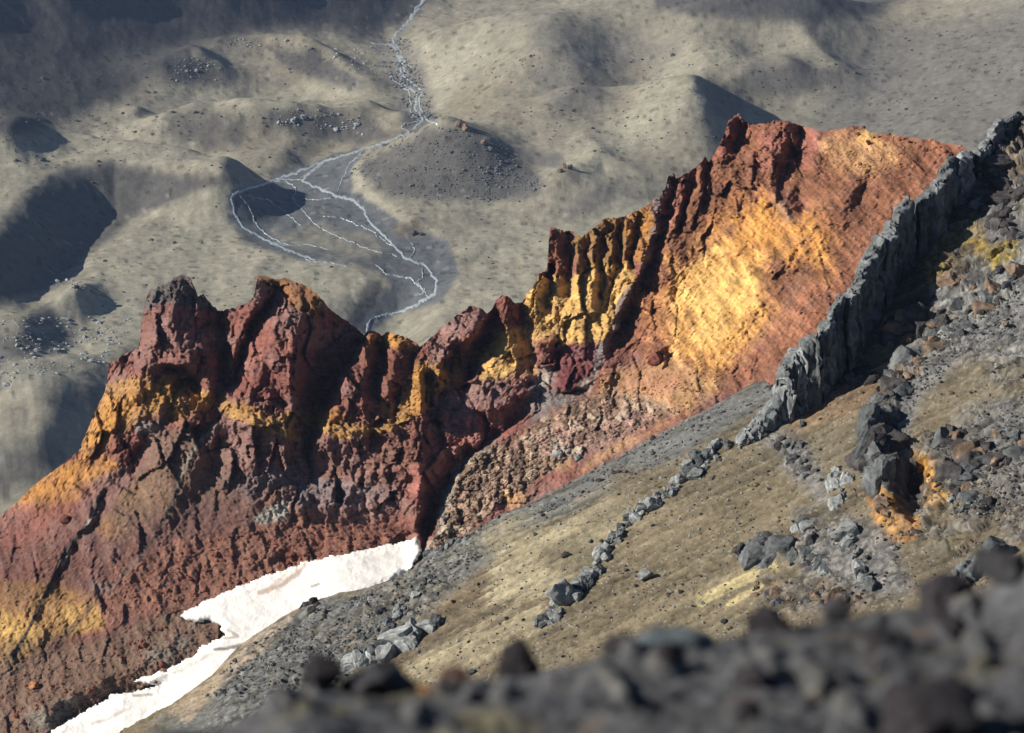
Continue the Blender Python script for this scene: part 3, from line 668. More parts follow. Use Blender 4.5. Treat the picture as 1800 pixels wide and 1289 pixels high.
GXr = np.broadcast_to(cx, GYr.shape)
# steepness map: where rock stands as cliff, where it lies as scree
CLIFF = PX(130, 800, 190, 640, 250, 470, 460, 470, 640, 570, 750, 590, 880, 500, 960, 380, 1180, 280, 1290, 190, 1420, 200, 1440, 300, 1340, 330, 1240, 420, 1160, 560, 1060, 690, 950, 690, 860, 790, 740, 900, 540, 910, 400, 850, 300, 830, 200, 830)
RUBBLE = PX(752, 975, 775, 880, 830, 800, 940, 745, 1010, 702, 1080, 690, 1195, 722, 1000, 805, 870, 890, 790, 962)
kc = area_w(GXr, GYr, CLIFF, 26); kr = area_w(GXr, GYr, RUBBLE, 12)
Pw = at_depth(GXr, GYr, ridge_base(GXr, GYr))
D = relief(GXr + 5 * noise(Pw / 2.6), GYr + 5 * noise(Pw / 2.6 + 31.3))
D = D + .35 * (relief(GXr + 4, GYr) + relief(GXr - 4, GYr) - 2 * relief(GXr, GYr))
st = np.stack([Pw[..., 0], Pw[..., 1] * .6, Pw[..., 2] * .34], -1)          # drawn out down the cliff
down = np.stack([Pw[..., 0] * .8 + Pw[..., 2] * .9, Pw[..., 1] * .2, Pw[..., 2] * .25 - Pw[..., 0] * .2], -1)
r1 = ridged(st / 5.5, 4, .55, 1); r2 = fbm(Pw / 9, 5, .58, 2); r3 = ridged(Pw / 1.6, 3, .6, 4); r4 = fbm(down / 1.8, 4, .6, 5)
r5 = fbm(Pw / .55, 2, .6, 6)
wx_ = GXr + 7 * r2 + 2.5 * r3; wy_ = GYr + 10 * r2 + 3 * r3
fa = facets(wx_ / 34, wy_ / 62, 19); fb = facets(wx_ / 14, wy_ / 24, 20); fc_ = facets(wx_ / 6.5, wy_ / 8.5, 21)
D = D + kc * (1.0 * r1 + 1.0 * r2 + .30 * r3 + .15 * r5 + 2.8 * fa + 1.05 * fb + .42 * fc_) + (1 - kc) * (.9 * r2 + .70 * r4 + .20 * r3 + .16 * r5 + .55 * (r1 - .4) + .55 * fa + .22 * fb + .08 * fc_)
d1, gap, val = cells(GXr / 15 + r2 * .5, GYr / 13 + r2 * .5, 5)
FACE = Z5(640, 280, 850, 60, 1790, 160, 1440, 560, 1240, 900, 900, 1140, 780, 1120, 480, 1000, 420, 980, 520, 700)
kfg = area_w(GXr, GYr, FACE, 14); g1 = (GXr + GYr * .75) / 1.25; g2 = (GYr - GXr * .75) / 1.25
D = D + kfg * (.34 * (ridged(np.stack([g1 / 11, g2 / 80, 0 * g1], -1) + .3 * r2[..., None], 4, .62, 95) - .4) + .25 * fbm(np.stack([g2 / 8, g1 / 60, 0 * g1], -1), 4, .6, 96) + .22 * r3)
D = D + kr * (.4 * np.sqrt(np.clip(1 - d1 * d1 * 1.3, 0, 1)) * (.2 + val) + .4 * r3 + .8 * fb + .45 * fc_)
fade = np.clip(t * NR / 7, 0.15, 1)
D = D * np.where(GYr < 1e9, np.minimum(1, fade + .0), 1)
Yr = ridge_base(GXr, GYr) - D
RV = at_depth(GXr, GYr, Yr)
# the far side behind the crest, falling away
back = []
for k in range(NB, 0, -1):
    o = np.array([0, 1.0, -.9]) * (k * .55 + .06 * k * k)
    nb = fbm((RV[0] + o) / 3.0, 3, .6, 8)
    back.append(RV[0] + o + np.stack([0 * nb, .5 * nb, .2 * nb], -1) * min(1, k / 3))
RVa = np.concatenate([np.array(back), RV], 0)
rpx = np.concatenate([np.repeat(GXr[:1], NB, 0), GXr]); rpy = np.concatenate([np.repeat(GYr[:1], NB, 0), GYr])
# rock colours
MAR = np.array((.215, .088, .072)); PUR = np.array((.185, .112, .102)); RUST = np.array((.30, .135, .078)); ORA = np.array((.52, .25, .070)); YEL = np.array((.64, .40, .140))
ROSE = np.array((.26, .125, .09)); DBR = np.array((.105, .070, .052)); GRY = np.array((.17, .17, .17)); OCH = np.array((.36, .205, .075)); TAN = np.array((.42, .25, .12)); BLK = np.array((.06, .055, .055)); LGR = np.array((.36, .35, .31))
DSLATE = np.array((.12, .10, .105))
RL = [
    ('a', PX(150, 830, 400, 720, 540, 780, 700, 790, 720, 900, 520, 930, 300, 960, 120, 960), PUR * 1.25 + .01, 20, .7),
    ('a', Z3(760, 900, 1000, 830, 1150, 1000, 1289, 1289, 500, 1289, 700, 1050), DBR * 1.4, 18, .7),
    ('a', Z3(1100, 1120, 1500, 1100, 1719, 1100, 1719, 1230, 1500, 1280, 1200, 1220), DSLATE * 1.3, 16, .75),
    ('a', Z4(0, 1120, 250, 1080, 500, 1140, 760, 1130, 640, 1230, 300, 1289, 0, 1200), DSLATE * 1.5, 14, .6),
    ('a', Z4(200, 1080, 450, 1060, 480, 1120, 220, 1130), RUST * .8, 10, .5),
    ('a', Z3(1330, 1190, 1500, 1180, 1480, 1270, 1340, 1280), RUST * .9, 10, .6),
    # orange belt under the left crags
    ('a', Z3(640, 640, 760, 590, 800, 740, 720, 850, 560, 960, 395, 1010, 430, 850, 530, 690), OCH * 1.1, 9, .85),
    ('a', Z3(520, 760, 600, 720, 640, 820, 560, 900, 420, 980, 440, 880), ORA * .95, 10, .6),
    ('a', Z3(790, 620, 900, 600, 1010, 700, 1080, 730, 1030, 780, 880, 830, 740, 800, 790, 700), OCH * 1.05, 9, .85),
    ('a', Z3(810, 610, 880, 610, 900, 660, 830, 680), ORA, 8, .7), ('a', Z3(1010, 680, 1060, 690, 1050, 720, 1000, 715), YEL, 5, .7),
    ('a', Z3(1120, 760, 1220, 740, 1300, 800, 1500, 800, 1510, 880, 1360, 860, 1200, 830, 1130, 810), OCH, 8, .85),
    ('a', Z3(1220, 750, 1330, 790, 1320, 830, 1230, 800), ORA, 7, .6),
    ('a', Z3(540, 890, 700, 870, 720, 980, 640, 1060, 540, 1000), MAR * .95, 7, .9), ('a', Z3(690, 850, 800, 850, 810, 890, 700, 910), GRY * 1.4, 6, .6),
    ('a', Z3(395, 1000, 520, 1010, 610, 1060, 480, 1130, 250, 1230, 50, 1275, -60, 1289, 200, 1110, 330, 1040), ORA * .9, 9, .9),
    ('a', Z8(60, 130, 250, 0, 460, 20, 380, 100, 200, 140), ORA * .75, 12, .6),
    ('a', Z8(0, 140, 300, 130, 330, 260, 120, 330, 0, 300), MAR * 1.3, 16, .6),
    ('a', Z8(490, 180, 560, 170, 640, 250, 580, 290, 500, 240), ORA * .9, 9, .8), ('a', Z8(600, 40, 700, 0, 740, 40, 640, 160), TAN * .75, 12, .6),
    ('a', Z8(-60, 500, 100, 490, 290, 500, 420, 560, 545, 660, 530, 740, 380, 790, 250, 830, 60, 940, -60, 980), OCH * 1.05, 10, .95),
    ('a', Z8(-60, 640, 120, 720, 260, 800, 60, 930, -60, 980), YEL * .95, 12, .85), ('a', Z8(340, 640, 530, 660, 520, 740, 340, 790), YEL * .85, 9, .7), ('a', Z8(470, 530, 580, 520, 590, 580, 480, 560), LGR, 8, .7),
    # cap of the domed crag
    ('a', Z3(1300, 90, 1420, 100, 1540, 130, 1640, 230, 1600, 330, 1480, 260, 1400, 180, 1310, 150), OCH * .62, 9, .8),
    ('a', Z3(1400, 120, 1500, 150, 1560, 220, 1470, 230), RUST * .9, 8, .5), ('a', Z3(1390, 380, 1500, 370, 1560, 410, 1440, 440), ROSE * 1.1, 9, .5), ('a', Z3(1260, 340, 1400, 300, 1330, 520, 1240, 560), MAR * 1.3, 12, .5),
    # grey knob
    ('a', Z3(730, 290, 740, 150, 830, 130, 900, 70, 1000, 180, 1060, 190, 1120, 270, 1060, 300, 950, 240, 820, 250), DSLATE * 1.1, 6, .95), ('a', Z3(740, 170, 830, 140, 840, 220, 760, 240), LGR * .5, 6, .6), ('a', PX(256, 540, 262, 500, 320, 470, 350, 510, 385, 545, 350, 540, 300, 530), np.array((.12, .115, .11)), 6, .9),
    # notched wall
    ('a', Z4(560, 370, 640, 370, 830, 440, 800, 480, 650, 470, 560, 450), ORA * .9, 7, .9), ('a', Z4(540, 400, 630, 400, 600, 560, 520, 560), RUST * .6, 9, .7), ('a', Z4(780, 430, 850, 440, 840, 490, 790, 490), MAR, 5, .8),
    ('a', Z4(620, 490, 850, 470, 860, 580, 700, 640, 610, 700), RUST * .45, 14, .6),
    ('a', Z4(280, 800, 480, 820, 520, 880, 300, 880), OCH * .9, 8, .8), ('a', Z4(300, 780, 430, 760, 440, 860, 310, 860), ORA * .7, 8, .6),
    ('a', Z4(610, 770, 760, 690, 770, 560, 860, 520, 1030, 520, 1050, 640, 920, 680, 860, 790, 720, 860, 620, 850), OCH * 1.05, 9, .9),
    ('a', Z4(770, 560, 850, 540, 850, 790, 790, 800), ORA * .85, 6, .8), ('a', Z4(860, 560, 960, 580, 1020, 520, 1030, 620, 860, 700), ORA * .9, 8, .6), ('a', Z4(930, 560, 1000, 470, 1000, 600), PUR, 6, .7),
    # purple crag and its orange flank
    ('a', Z4(860, 440, 1000, 280, 1090, 250, 1160, 290, 1150, 340, 1040, 400, 990, 500, 860, 560), PUR * 1.5, 8, .9),
    ('a', Z4(1130, 500, 1250, 360, 1400, 380, 1420, 580, 1400, 640, 1140, 650), YEL * .85, 8, .95), ('a', Z4(1160, 200, 1350, 200, 1350, 360, 1240, 370, 1170, 330), MAR * .9, 6, .9),
    ('a', Z4(860, 740, 1130, 640, 1410, 610, 1380, 760, 1160, 880, 870, 900), PUR * 1.25, 9, .85),
    ('a', Z4(600, 950, 880, 820, 1000, 980, 700, 1180, 520, 1150), ROSE * .8, 16, .6), ('a', Z4(860, 880, 1330, 740, 1380, 700, 1390, 780, 1100, 950, 960, 1070, 900, 1200, 760, 1200), MAR * 1.7, 12, .7),
    ('a', Z4(1420, 560, 1510, 560, 1520, 640, 1420, 680), LGR, 5, .75),
    # pinnacles
    ('a', Z5(50, 770, 100, 690, 240, 680, 460, 620, 480, 680, 470, 780, 360, 960, 190, 970, 90, 960), YEL * .92, 9, .95),
    ('a', Z5(100, 690, 150, 490, 220, 500, 250, 660, 180, 700), RUST * .75, 9, .8), ('a', Z5(240, 520, 330, 470, 480, 450, 460, 620, 380, 660, 250, 660), OCH * .62, 12, .9),
    ('a', Z5(470, 440, 560, 380, 570, 560, 500, 640, 460, 620), ORA * .72, 8, .9), ('a', Z5(470, 420, 600, 310, 590, 420, 500, 430), PUR, 8, .7),
    ('a', Z5(90, 950, 190, 930, 170, 1050, 100, 1060), MAR * .9, 5, .9), ('a', Z5(180, 980, 360, 965, 350, 1080, 220, 1160, 160, 1130), np.array((.15, .05, .055)), 6, .9),
    ('a', Z5(0, 1080, 90, 1070, 80, 1215, 0, 1215), MAR * 1.2, 8, .6),
    # big face
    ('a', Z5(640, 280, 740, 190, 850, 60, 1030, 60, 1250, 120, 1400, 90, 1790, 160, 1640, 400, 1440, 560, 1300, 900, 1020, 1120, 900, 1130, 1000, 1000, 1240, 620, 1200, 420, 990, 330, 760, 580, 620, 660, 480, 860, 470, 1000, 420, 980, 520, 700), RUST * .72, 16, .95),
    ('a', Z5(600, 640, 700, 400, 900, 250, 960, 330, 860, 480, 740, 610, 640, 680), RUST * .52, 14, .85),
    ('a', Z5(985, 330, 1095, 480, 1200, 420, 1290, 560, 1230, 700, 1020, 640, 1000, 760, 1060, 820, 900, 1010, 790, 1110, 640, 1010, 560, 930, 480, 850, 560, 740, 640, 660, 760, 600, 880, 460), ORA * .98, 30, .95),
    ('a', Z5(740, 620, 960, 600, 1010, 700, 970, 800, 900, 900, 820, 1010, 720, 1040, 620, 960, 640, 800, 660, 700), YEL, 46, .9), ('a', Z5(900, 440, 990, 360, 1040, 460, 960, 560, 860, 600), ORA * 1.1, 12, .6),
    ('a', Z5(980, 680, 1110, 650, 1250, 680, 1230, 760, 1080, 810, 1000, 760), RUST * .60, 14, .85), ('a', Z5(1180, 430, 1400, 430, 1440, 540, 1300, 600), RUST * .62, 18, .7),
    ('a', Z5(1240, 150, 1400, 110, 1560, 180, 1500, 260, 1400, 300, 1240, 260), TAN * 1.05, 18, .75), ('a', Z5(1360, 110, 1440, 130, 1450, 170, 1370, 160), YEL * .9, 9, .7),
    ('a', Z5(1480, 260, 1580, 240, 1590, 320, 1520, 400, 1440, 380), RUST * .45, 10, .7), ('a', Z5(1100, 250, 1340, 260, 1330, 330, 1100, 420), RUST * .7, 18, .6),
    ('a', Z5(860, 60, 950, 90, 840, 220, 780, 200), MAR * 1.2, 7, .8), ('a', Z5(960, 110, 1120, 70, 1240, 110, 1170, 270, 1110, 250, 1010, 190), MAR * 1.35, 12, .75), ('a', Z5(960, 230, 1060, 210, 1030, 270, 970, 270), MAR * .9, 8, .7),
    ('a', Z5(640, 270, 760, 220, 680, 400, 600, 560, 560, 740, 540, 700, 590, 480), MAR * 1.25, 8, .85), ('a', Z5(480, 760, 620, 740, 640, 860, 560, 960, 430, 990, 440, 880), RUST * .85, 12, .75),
    ('a', Z5(500, 970, 560, 960, 600, 990, 600, 1030, 520, 1040), RUST * .6, 5, .9),
    ('a', Z5(1050, 380, 1120, 470, 1100, 490, 1030, 400), DBR * 1.6, 6, .7),
    ('a', Z5(1010, 900, 1200, 720, 1250, 740, 1150, 900, 900, 1150, 760, 1160), RUST * .95, 14, .7),
    ('l', Z5(640, 690, 760, 600, 850, 590), YEL, 8, .6), ('l', Z5(1050, 850, 960, 950, 870, 1085), TAN * .6, 3, .8, .3), ('l', Z5(1290, 530, 1180, 640, 1080, 820), DBR * 2, 3, .5, .5),
    # grey dike between them
    ('l', Z5(630, 290, 590, 400, 560, 560, 500, 700, 420, 850, 370, 960, 330, 1080), DSLATE * 1.25, 11, .9), ('l', Z5(420, 860, 370, 960, 330, 1080), LGR * .7, 5, .6),
    ('l', PX(300, 700, 340, 700, 400, 718, 450, 742, 520, 768), OCH * 1.1, 15, .85), ('l', PX(552, 742, 600, 765, 650, 758, 700, 745), OCH * 1.15, 17, .9), ('l', PX(170, 780, 200, 740, 240, 700, 300, 690), ORA * .8, 20, .6),
    ('a', PX(-100, 980, 200, 900, 420, 860, 520, 920, 330, 1010, 150, 1050, -100, 1080), np.array((.115, .062, .054)), 40, .75), ('a', PX(240, 830, 330, 820, 300, 900, 220, 940, 160, 920), np.array((.19, .125, .08)), 22, .7),
    # fan of orange scree, rubble buttress, gully
    ('a', Z9(980, 420, 1120, 280, 1250, 240, 1400, 190, 1560, 300, 1680, 340, 1480, 520, 1340, 480, 1000, 440), TAN * 1.0, 12, .95), ('a', Z9(1180, 260, 1500, 270, 1420, 400, 1150, 360), ROSE * 1.25, 20, .6),
    ('a', Z9(1000, 300, 1120, 220, 1130, 290, 960, 420), RUST, 9, .5), ('a', Z9(600, 600, 850, 450, 830, 510, 680, 620), RUST * 1.05, 8, .9), ('a', Z9(650, 640, 760, 690, 900, 720, 880, 790, 640, 710), TAN * .95, 10, .8),
    ('a', Z9(690, 340, 860, 390, 1000, 400, 860, 470, 700, 540, 640, 570), GRY * 1.1, 10, .8), ('a', Z9(930, 330, 1030, 280, 980, 380, 900, 400), LGR, 7, .6),
    ('a', RUBBLE, np.array((.36, .25, .185)), 9, .95), ('a', Z9(560, 900, 680, 900, 640, 980, 560, 990), TAN * 1.2, 8, .8), ('a', Z9(700, 620, 1050, 480, 1330, 480, 1200, 600, 900, 700, 760, 700), PUR * 1.9, 14, .55), ('a', Z9(790, 620, 960, 690, 940, 740, 800, 700), LGR, 6, .55),
    ('a', Z9(1000, 740, 1250, 600, 1340, 520, 1400, 540, 1100, 720, 900, 830), TAN * .95, 9, .75),
    ('l', Z9(500, 620, 400, 720, 290, 800, 230, 950, 200, 1090, 130, 1230), LGR * .8, 9, .85), ('l', Z9(310, 850, 250, 980, 230, 1100), LGR * 1.1, 5, .6),
    ('a', Z9(90, 1130, 130, 1130, 120, 1200, 40, 1280, 50, 1240), np.array((.55, .13, .05)), 5, .95), ('a', Z9(-100, 1100, 100, 1090, 100, 1180, -100, 1160), ROSE, 8, .6),
    ('l', Z9(100, 880, 200, 800, 330, 700, 560, 600), MAR * 1.7, 14, .5),
    # lower left: talus beside the snow
    ('a', PX(200, 1000, 300, 960, 420, 930, 520, 905, 730, 935, 735, 950, 520, 1000, 320, 1080, 180, 1090), ROSE * .92, 16, .85),
    ('a', Z8(1290, 190, 1500, 110, 1490, 190, 1370, 220), LGR * 1.1, 7, .8), ('a', PX(-200, 1150, 150, 1110, 420, 1040, 420, 1100, 200, 1260, -200, 1400), np.array((.115, .075, .058)), 18, .75), ('a', PX(-200, 1190, 100, 1140, 300, 1085, 400, 1090, 395, 1110, 300, 1190, 100, 1289, -200, 1400), DBR * 1.55, 14, .95),
    ('a', Z8(700, 450, 1200, 300, 1450, 290, 1440, 430, 940, 640, 600, 640), ROSE * .8 + .01, 20, .5), ('a', Z8(750, 880, 950, 800, 1000, 740, 960, 860, 820, 950), LGR * .55, 14, .6), ('a', Z8(150, 1200, 420, 1100, 400, 1160, 220, 1280, 120, 1260), LGR * .5, 12, .7),
    ('l', Z8(540, 30, 460, 200, 330, 360, 290, 450, 180, 690, 60, 900), BLK, 5, 1, .4), ('l', Z8(480, 150, 450, 210), LGR, 4, .7, .3), ('l', Z8(360, 350, 320, 420), LGR * .8, 5, .7, .3),
    ('l', Z3(1100, 840, 980, 960, 900, 1120, 860, 1260), LGR * .6, 5, .8, .4), ('l', Z8(910, 30, 860, 170, 770, 310), BLK, 5, .9, .25), ('l', Z8(760, 330, 650, 450, 590, 530), BLK * 2.2, 4, .8, .4), ('l', Z8(470, 640, 340, 780), DBR * 1.4, 7, .8, .4),
]
def full(a): return np.concatenate([np.repeat(a[:1], NB, 0), a])
r2f, r3f, r1f, r4f, r5f, kcf, krf = map(full, (r2, r3, r1, r4, r5, kc, kr))
base = MAR + (PUR * 1.2 - MAR) * sstep(-.3, .5, r2f)[..., None]
warp = (r2f * 16 + r4f * 7, r2f * 12 + r3f * 4)
pt = fbm(np.stack([rpx / 26, rpy / 32, 0 * rpx], -1) + .4 * r2f[..., None], 5, .62, 61)
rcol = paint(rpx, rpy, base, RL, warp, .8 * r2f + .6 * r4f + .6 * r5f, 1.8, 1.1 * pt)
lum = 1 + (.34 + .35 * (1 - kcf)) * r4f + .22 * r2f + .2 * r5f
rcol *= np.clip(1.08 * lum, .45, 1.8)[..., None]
# weathering: dark varnish in streaks down the cliffs, stains, rust where the skin has spalled
stk = fbm(np.stack([rpx / 9, rpy / 75, 0 * rpx], -1) + .5 * r2f[..., None], 3, .6, 7)
rcol += (DBR * .9 - rcol) * (np.clip(sstep(.18, .6, stk) * kcf * .42, 0, 1))[..., None]
blot = fbm(np.stack([rpx / 45, rpy / 34, 0 * rpx], -1), 5, .65, 12)
rcol += (RUST * .7 - rcol) * (sstep(.15, .6, blot) * .28)[..., None]
rcol += (PUR - rcol) * (sstep(.12, .55, -blot) * .25)[..., None]
FACE = Z5(640, 280, 850, 60, 1790, 160, 1440, 560, 1240, 900, 900, 1140, 780, 1120, 480, 1000, 420, 980, 520, 700)
kf = area_w(rpx, rpy, FACE, 14)
q1 = (rpx + rpy * .75) / 1.25; q2 = (rpy - rpx * .75) / 1.25
fs = fbm(np.stack([q1 / 5, q2 / 46, 0 * q1], -1) + .5 * r2f[..., None], 5, .7, 33); fs2 = fbm(np.stack([q2 / 7, q1 / 60, 0 * q1], -1) + .5 * r2f[..., None], 5, .68, 34)
rcol += (np.array((.25, .09, .04)) - rcol) * (kf * sstep(.08, .5, fs + .25 * r5f) * .5)[..., None]
rcol *= (1 + kf * (.8 * fs2 + .6 * fs + .35 * r4f))[..., None]
kt = (1 - kcf) * (1 - kf)                                  # scree: drawn out in streaks down the fall line
rcol += (PUR * .8 - rcol) * (kt * sstep(.05, .5, fs) * .55)[..., None]; rcol += (DBR * 1.3 - rcol) * (kt * sstep(.05, .5, fs2) * .5)[..., None]
lay = fbm(np.stack([rpx / 120, rpy / 7 + rpx / 60 + 1.5 * r2f, 0 * rpx], -1), 3, .6, 37)
rcol *= (1 + .38 * kcf * lay)[..., None]
# loose stones
d1, gap, val = cells(rpx / 5.0, rpy / 4.6, 6)
sk = (val > .90) & (d1 < .42)
rcol *= np.where(sk, .7, 1)[..., None]
sk = (val < .08) & (d1 < .36)
rcol += (LGR - rcol) * np.where(sk & (kcf < .6), .2, 0)[..., None]
d1, gap, val = cells(rpx / 15 + r2f * .5, rpy / 13 + r2f * .5, 5)
rcol *= (1 - krf * .35 * (1 - sstep(.0, .3, gap)))[..., None]
rcol *= (1 + krf * (val - .5) * 1.0)[..., None]; rcol += (np.array((.42, .36, .28)) - rcol) * (krf * (val > .86) * .6)[..., None]
rcol = np.clip(rcol, .018, .85)
RF = grid_faces(NR + NB, NC)
fx = rpx.ravel()[RF].mean(1); fy = rpy.ravel()[RF].mean(1)
wob = fbm(np.stack([fx / 14, fy / 14, 0 * fx], -1), 2) * 6
CRAGS = [
    ('rock_crag', PX(120, 835, 130, 780, 180, 620, 230, 440, 400, 440, 400, 560, 402, 700, 388, 745, 330, 790, 262, 835, 200, 830),
     'maroon crag topped by a dark grey knob, leftmost of the ridge', 'rock crag'),
    ('rock_crag', PX(400, 440, 640, 440, 648, 575, 640, 615, 575, 700, 548, 750, 545, 845, 440, 850, 380, 760, 402, 700, 400, 560),
     'dark red domed crag with an orange brown cap and a black right flank', 'rock crag'),
    ('rock_crag', PX(648, 520, 745, 520, 752, 612, 756, 740, 700, 850, 545, 850, 548, 750, 575, 700, 640, 615),
     'notched maroon rock wall with a short orange top and orange pillars at its right', 'rock crag'),
    ('rock_crag', PX(745, 480, 920, 440, 922, 540, 940, 600, 945, 690, 860, 790, 756, 820, 756, 740, 752, 612),
     'purple brown rounded crag with a small dark knob and a yellow right flank', 'rock crag'),
    ('rock_cliff', PX(920, 440, 950, 330, 1176, 240, 1180, 300, 1162, 365, 1145, 435, 1118, 495, 1082, 562, 1060, 610, 1042, 680, 985, 700, 945, 690, 940, 600, 922, 540),
     'golden orange cliff with a row of brown pinnacles along its top', 'cliff'),
    ('rock_cliff', PX(1176, 240, 1280, 120, 1950, 150, 1950, 600, 1500, 600, 1330, 650, 1240, 655, 1170, 605, 1110, 615, 1060, 650, 1060, 610, 1082, 562, 1118, 495, 1145, 435, 1162, 365),
     'tall sunlit face of orange and rust red rock beside the black dike', 'cliff'),
    ('rock_buttress', RUBBLE, 'brown rubbly buttress between the maroon crags and the grey scree', 'rock buttress')]
lab = np.full(len(RF), -1)
for k, c in enumerate(CRAGS):
    m = (lab < 0) & inside(fx + wob, fy + wob, c[1]); lab[m] = k
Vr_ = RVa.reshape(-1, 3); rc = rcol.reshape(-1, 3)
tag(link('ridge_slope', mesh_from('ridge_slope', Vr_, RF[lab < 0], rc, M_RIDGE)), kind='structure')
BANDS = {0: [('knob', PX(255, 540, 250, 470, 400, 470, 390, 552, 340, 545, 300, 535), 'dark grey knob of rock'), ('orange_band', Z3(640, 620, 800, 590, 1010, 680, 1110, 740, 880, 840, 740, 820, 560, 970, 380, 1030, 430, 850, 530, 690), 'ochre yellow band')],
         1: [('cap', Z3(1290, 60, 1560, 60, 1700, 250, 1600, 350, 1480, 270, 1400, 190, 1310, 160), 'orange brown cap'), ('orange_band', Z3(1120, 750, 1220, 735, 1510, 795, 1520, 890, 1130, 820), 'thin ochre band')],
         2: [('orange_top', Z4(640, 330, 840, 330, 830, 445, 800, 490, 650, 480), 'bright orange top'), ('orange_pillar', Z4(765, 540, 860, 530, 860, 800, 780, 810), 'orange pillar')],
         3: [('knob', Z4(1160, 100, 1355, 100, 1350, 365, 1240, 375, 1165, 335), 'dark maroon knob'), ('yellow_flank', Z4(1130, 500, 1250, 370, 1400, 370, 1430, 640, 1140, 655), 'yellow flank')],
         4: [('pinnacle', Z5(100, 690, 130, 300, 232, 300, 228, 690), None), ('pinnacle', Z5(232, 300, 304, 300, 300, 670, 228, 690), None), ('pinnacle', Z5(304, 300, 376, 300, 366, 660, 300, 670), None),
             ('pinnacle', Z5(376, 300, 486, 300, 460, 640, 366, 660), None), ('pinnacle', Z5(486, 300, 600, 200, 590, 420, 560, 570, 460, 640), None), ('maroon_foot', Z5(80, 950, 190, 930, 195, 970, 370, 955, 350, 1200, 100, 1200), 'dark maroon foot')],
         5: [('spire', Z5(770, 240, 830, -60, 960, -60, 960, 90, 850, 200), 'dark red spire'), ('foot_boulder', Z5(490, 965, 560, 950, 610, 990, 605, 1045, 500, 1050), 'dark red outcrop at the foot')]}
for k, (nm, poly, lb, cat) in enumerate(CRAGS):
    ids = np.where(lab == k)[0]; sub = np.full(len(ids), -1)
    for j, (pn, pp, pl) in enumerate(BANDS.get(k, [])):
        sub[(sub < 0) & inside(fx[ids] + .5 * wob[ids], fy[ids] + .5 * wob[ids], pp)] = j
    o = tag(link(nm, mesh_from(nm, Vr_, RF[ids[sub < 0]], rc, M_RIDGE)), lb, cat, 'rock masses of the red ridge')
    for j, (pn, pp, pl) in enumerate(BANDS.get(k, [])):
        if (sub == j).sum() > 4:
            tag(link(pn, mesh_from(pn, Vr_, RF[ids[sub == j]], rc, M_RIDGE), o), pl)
def ridge_pt(px, py, lift=0.0):
    i = np.interp(px, cx, np.arange(len(cx))); ii = int(round(float(i)))
    j = np.clip((py - cmin[ii]) / (by[ii] - cmin[ii]), 0, 1) * (len(RV) - 1)
    p = RV[int(round(float(j))), ii]
    return p + (CAM - p) / np.linalg.norm(CAM - p) * lift

# ------------------------------------------------------------------ snow in the gully
SNOW = PX(736, 943, 700, 956, 640, 968, 575, 980, 520, 996, 455, 1018, 400, 1040, 350, 1064, 315, 1080, 326, 1088, 345, 1093, 372, 1091, 392, 1100, 388, 1108, 396, 1114, 384, 1124, 352, 1136, 340, 1156, 300, 1172, 262, 1188, 232, 1198, 262, 1202, 284, 1206, 250, 1214, 200, 1222, 176, 1238, 140, 1258, 96, 1282, 60, 1330, 300, 1330,
          420, 1180, 480, 1130, 540, 1090, 600, 1060, 690, 1022, 726, 994, 740, 970)
xs = np.arange(90, 748, 2.2); ys = np.arange(930, 1345, 2.0)
SX, SY = np.meshgrid(xs, ys)
wn = fbm(np.stack([SX / 22, SY / 14, 0 * SX], -1), 4, .6, 15)
wn2 = fbm(np.stack([SX / 6, SY / 5, 0 * SX], -1), 3, .6, 18)
sd = sdf(SX + 8 * wn + 3 * wn2, SY + 5 * wn + 2.5 * wn2, SNOW)
smooth_relief = membrane([[(q[0], q[1], q[2]) for q in l] for l in RELIEF], -280, 160, 1920, 1440, 16)
Ys = ridge_base(SX, SY) - .6 * smooth_relief(SX, SY) - 1.3
hh = np.clip(sd / 10, -1, 1); hh = np.where(hh > 0, np.sqrt(np.clip(hh, 0, 1)), hh * 2.2) 
sn = fbm(np.stack([SX / 60 + SY / 40, SY / 16 - SX / 40, 0 * SX], -1), 4, .5, 16)
Ys = Ys - .9 * hh - .28 * sn
dirt = sstep(.30, .55, fbm(np.stack([SX / 40 + SY / 22, SY / 7 + SX / 18, 0 * SX], -1), 4, .6, 17)) * (.35 + .65 * sstep(60, 10, sd + 0 * SX)) * .5
scol = np.array((.80, .775, .755)) * (1 - .0 * dirt[..., None]) + (np.array((.5, .38, .30)) - np.array((.80, .775, .755))) * dirt[..., None]
for ln, wd_, cc, st_ in ((Z8(1340, 565, 1450, 525, 1530, 470, 1570, 425), 6, (.42, .30, .22), .75), (Z8(1110, 858, 1180, 848, 1260, 832), 4, (.12, .10, .09), .85), (Z8(1610, 530, 1650, 522), 3, (.15, .12, .1), .7), (Z8(690, 1095, 780, 1092), 4, (.2, .15, .12), .7),
                      (Z8(1480, 460, 1440, 500, 1380, 560), 5, (.55, .42, .33), .6), (Z8(470, 1240, 560, 1215, 640, 1170), 4, (.4, .34, .3), .6), (Z8(900, 980, 1000, 930, 1090, 880), 4, (.5, .43, .38), .5), (Z8(1180, 760, 1230, 790, 1150, 800), 4, (.25, .2, .17), .6)):
    scol = scol + (np.array(cc) - scol) * (line_w(SX + 4 * wn, SY + 3 * wn, ln, wd_) * st_)[..., None]
SVt = at_depth(SX, SY, Ys)
SFq = grid_faces(*SX.shape); keep = (sd.ravel()[SFq] > -2.5).all(1)
tag(link('snow_patch', mesh_from('snow_patch', SVt.reshape(-1, 3), SFq[keep], scol.reshape(-1, 3), M_SNOW)),
    'long white snow patch tapering down the gully below the maroon crags', 'snow patch')

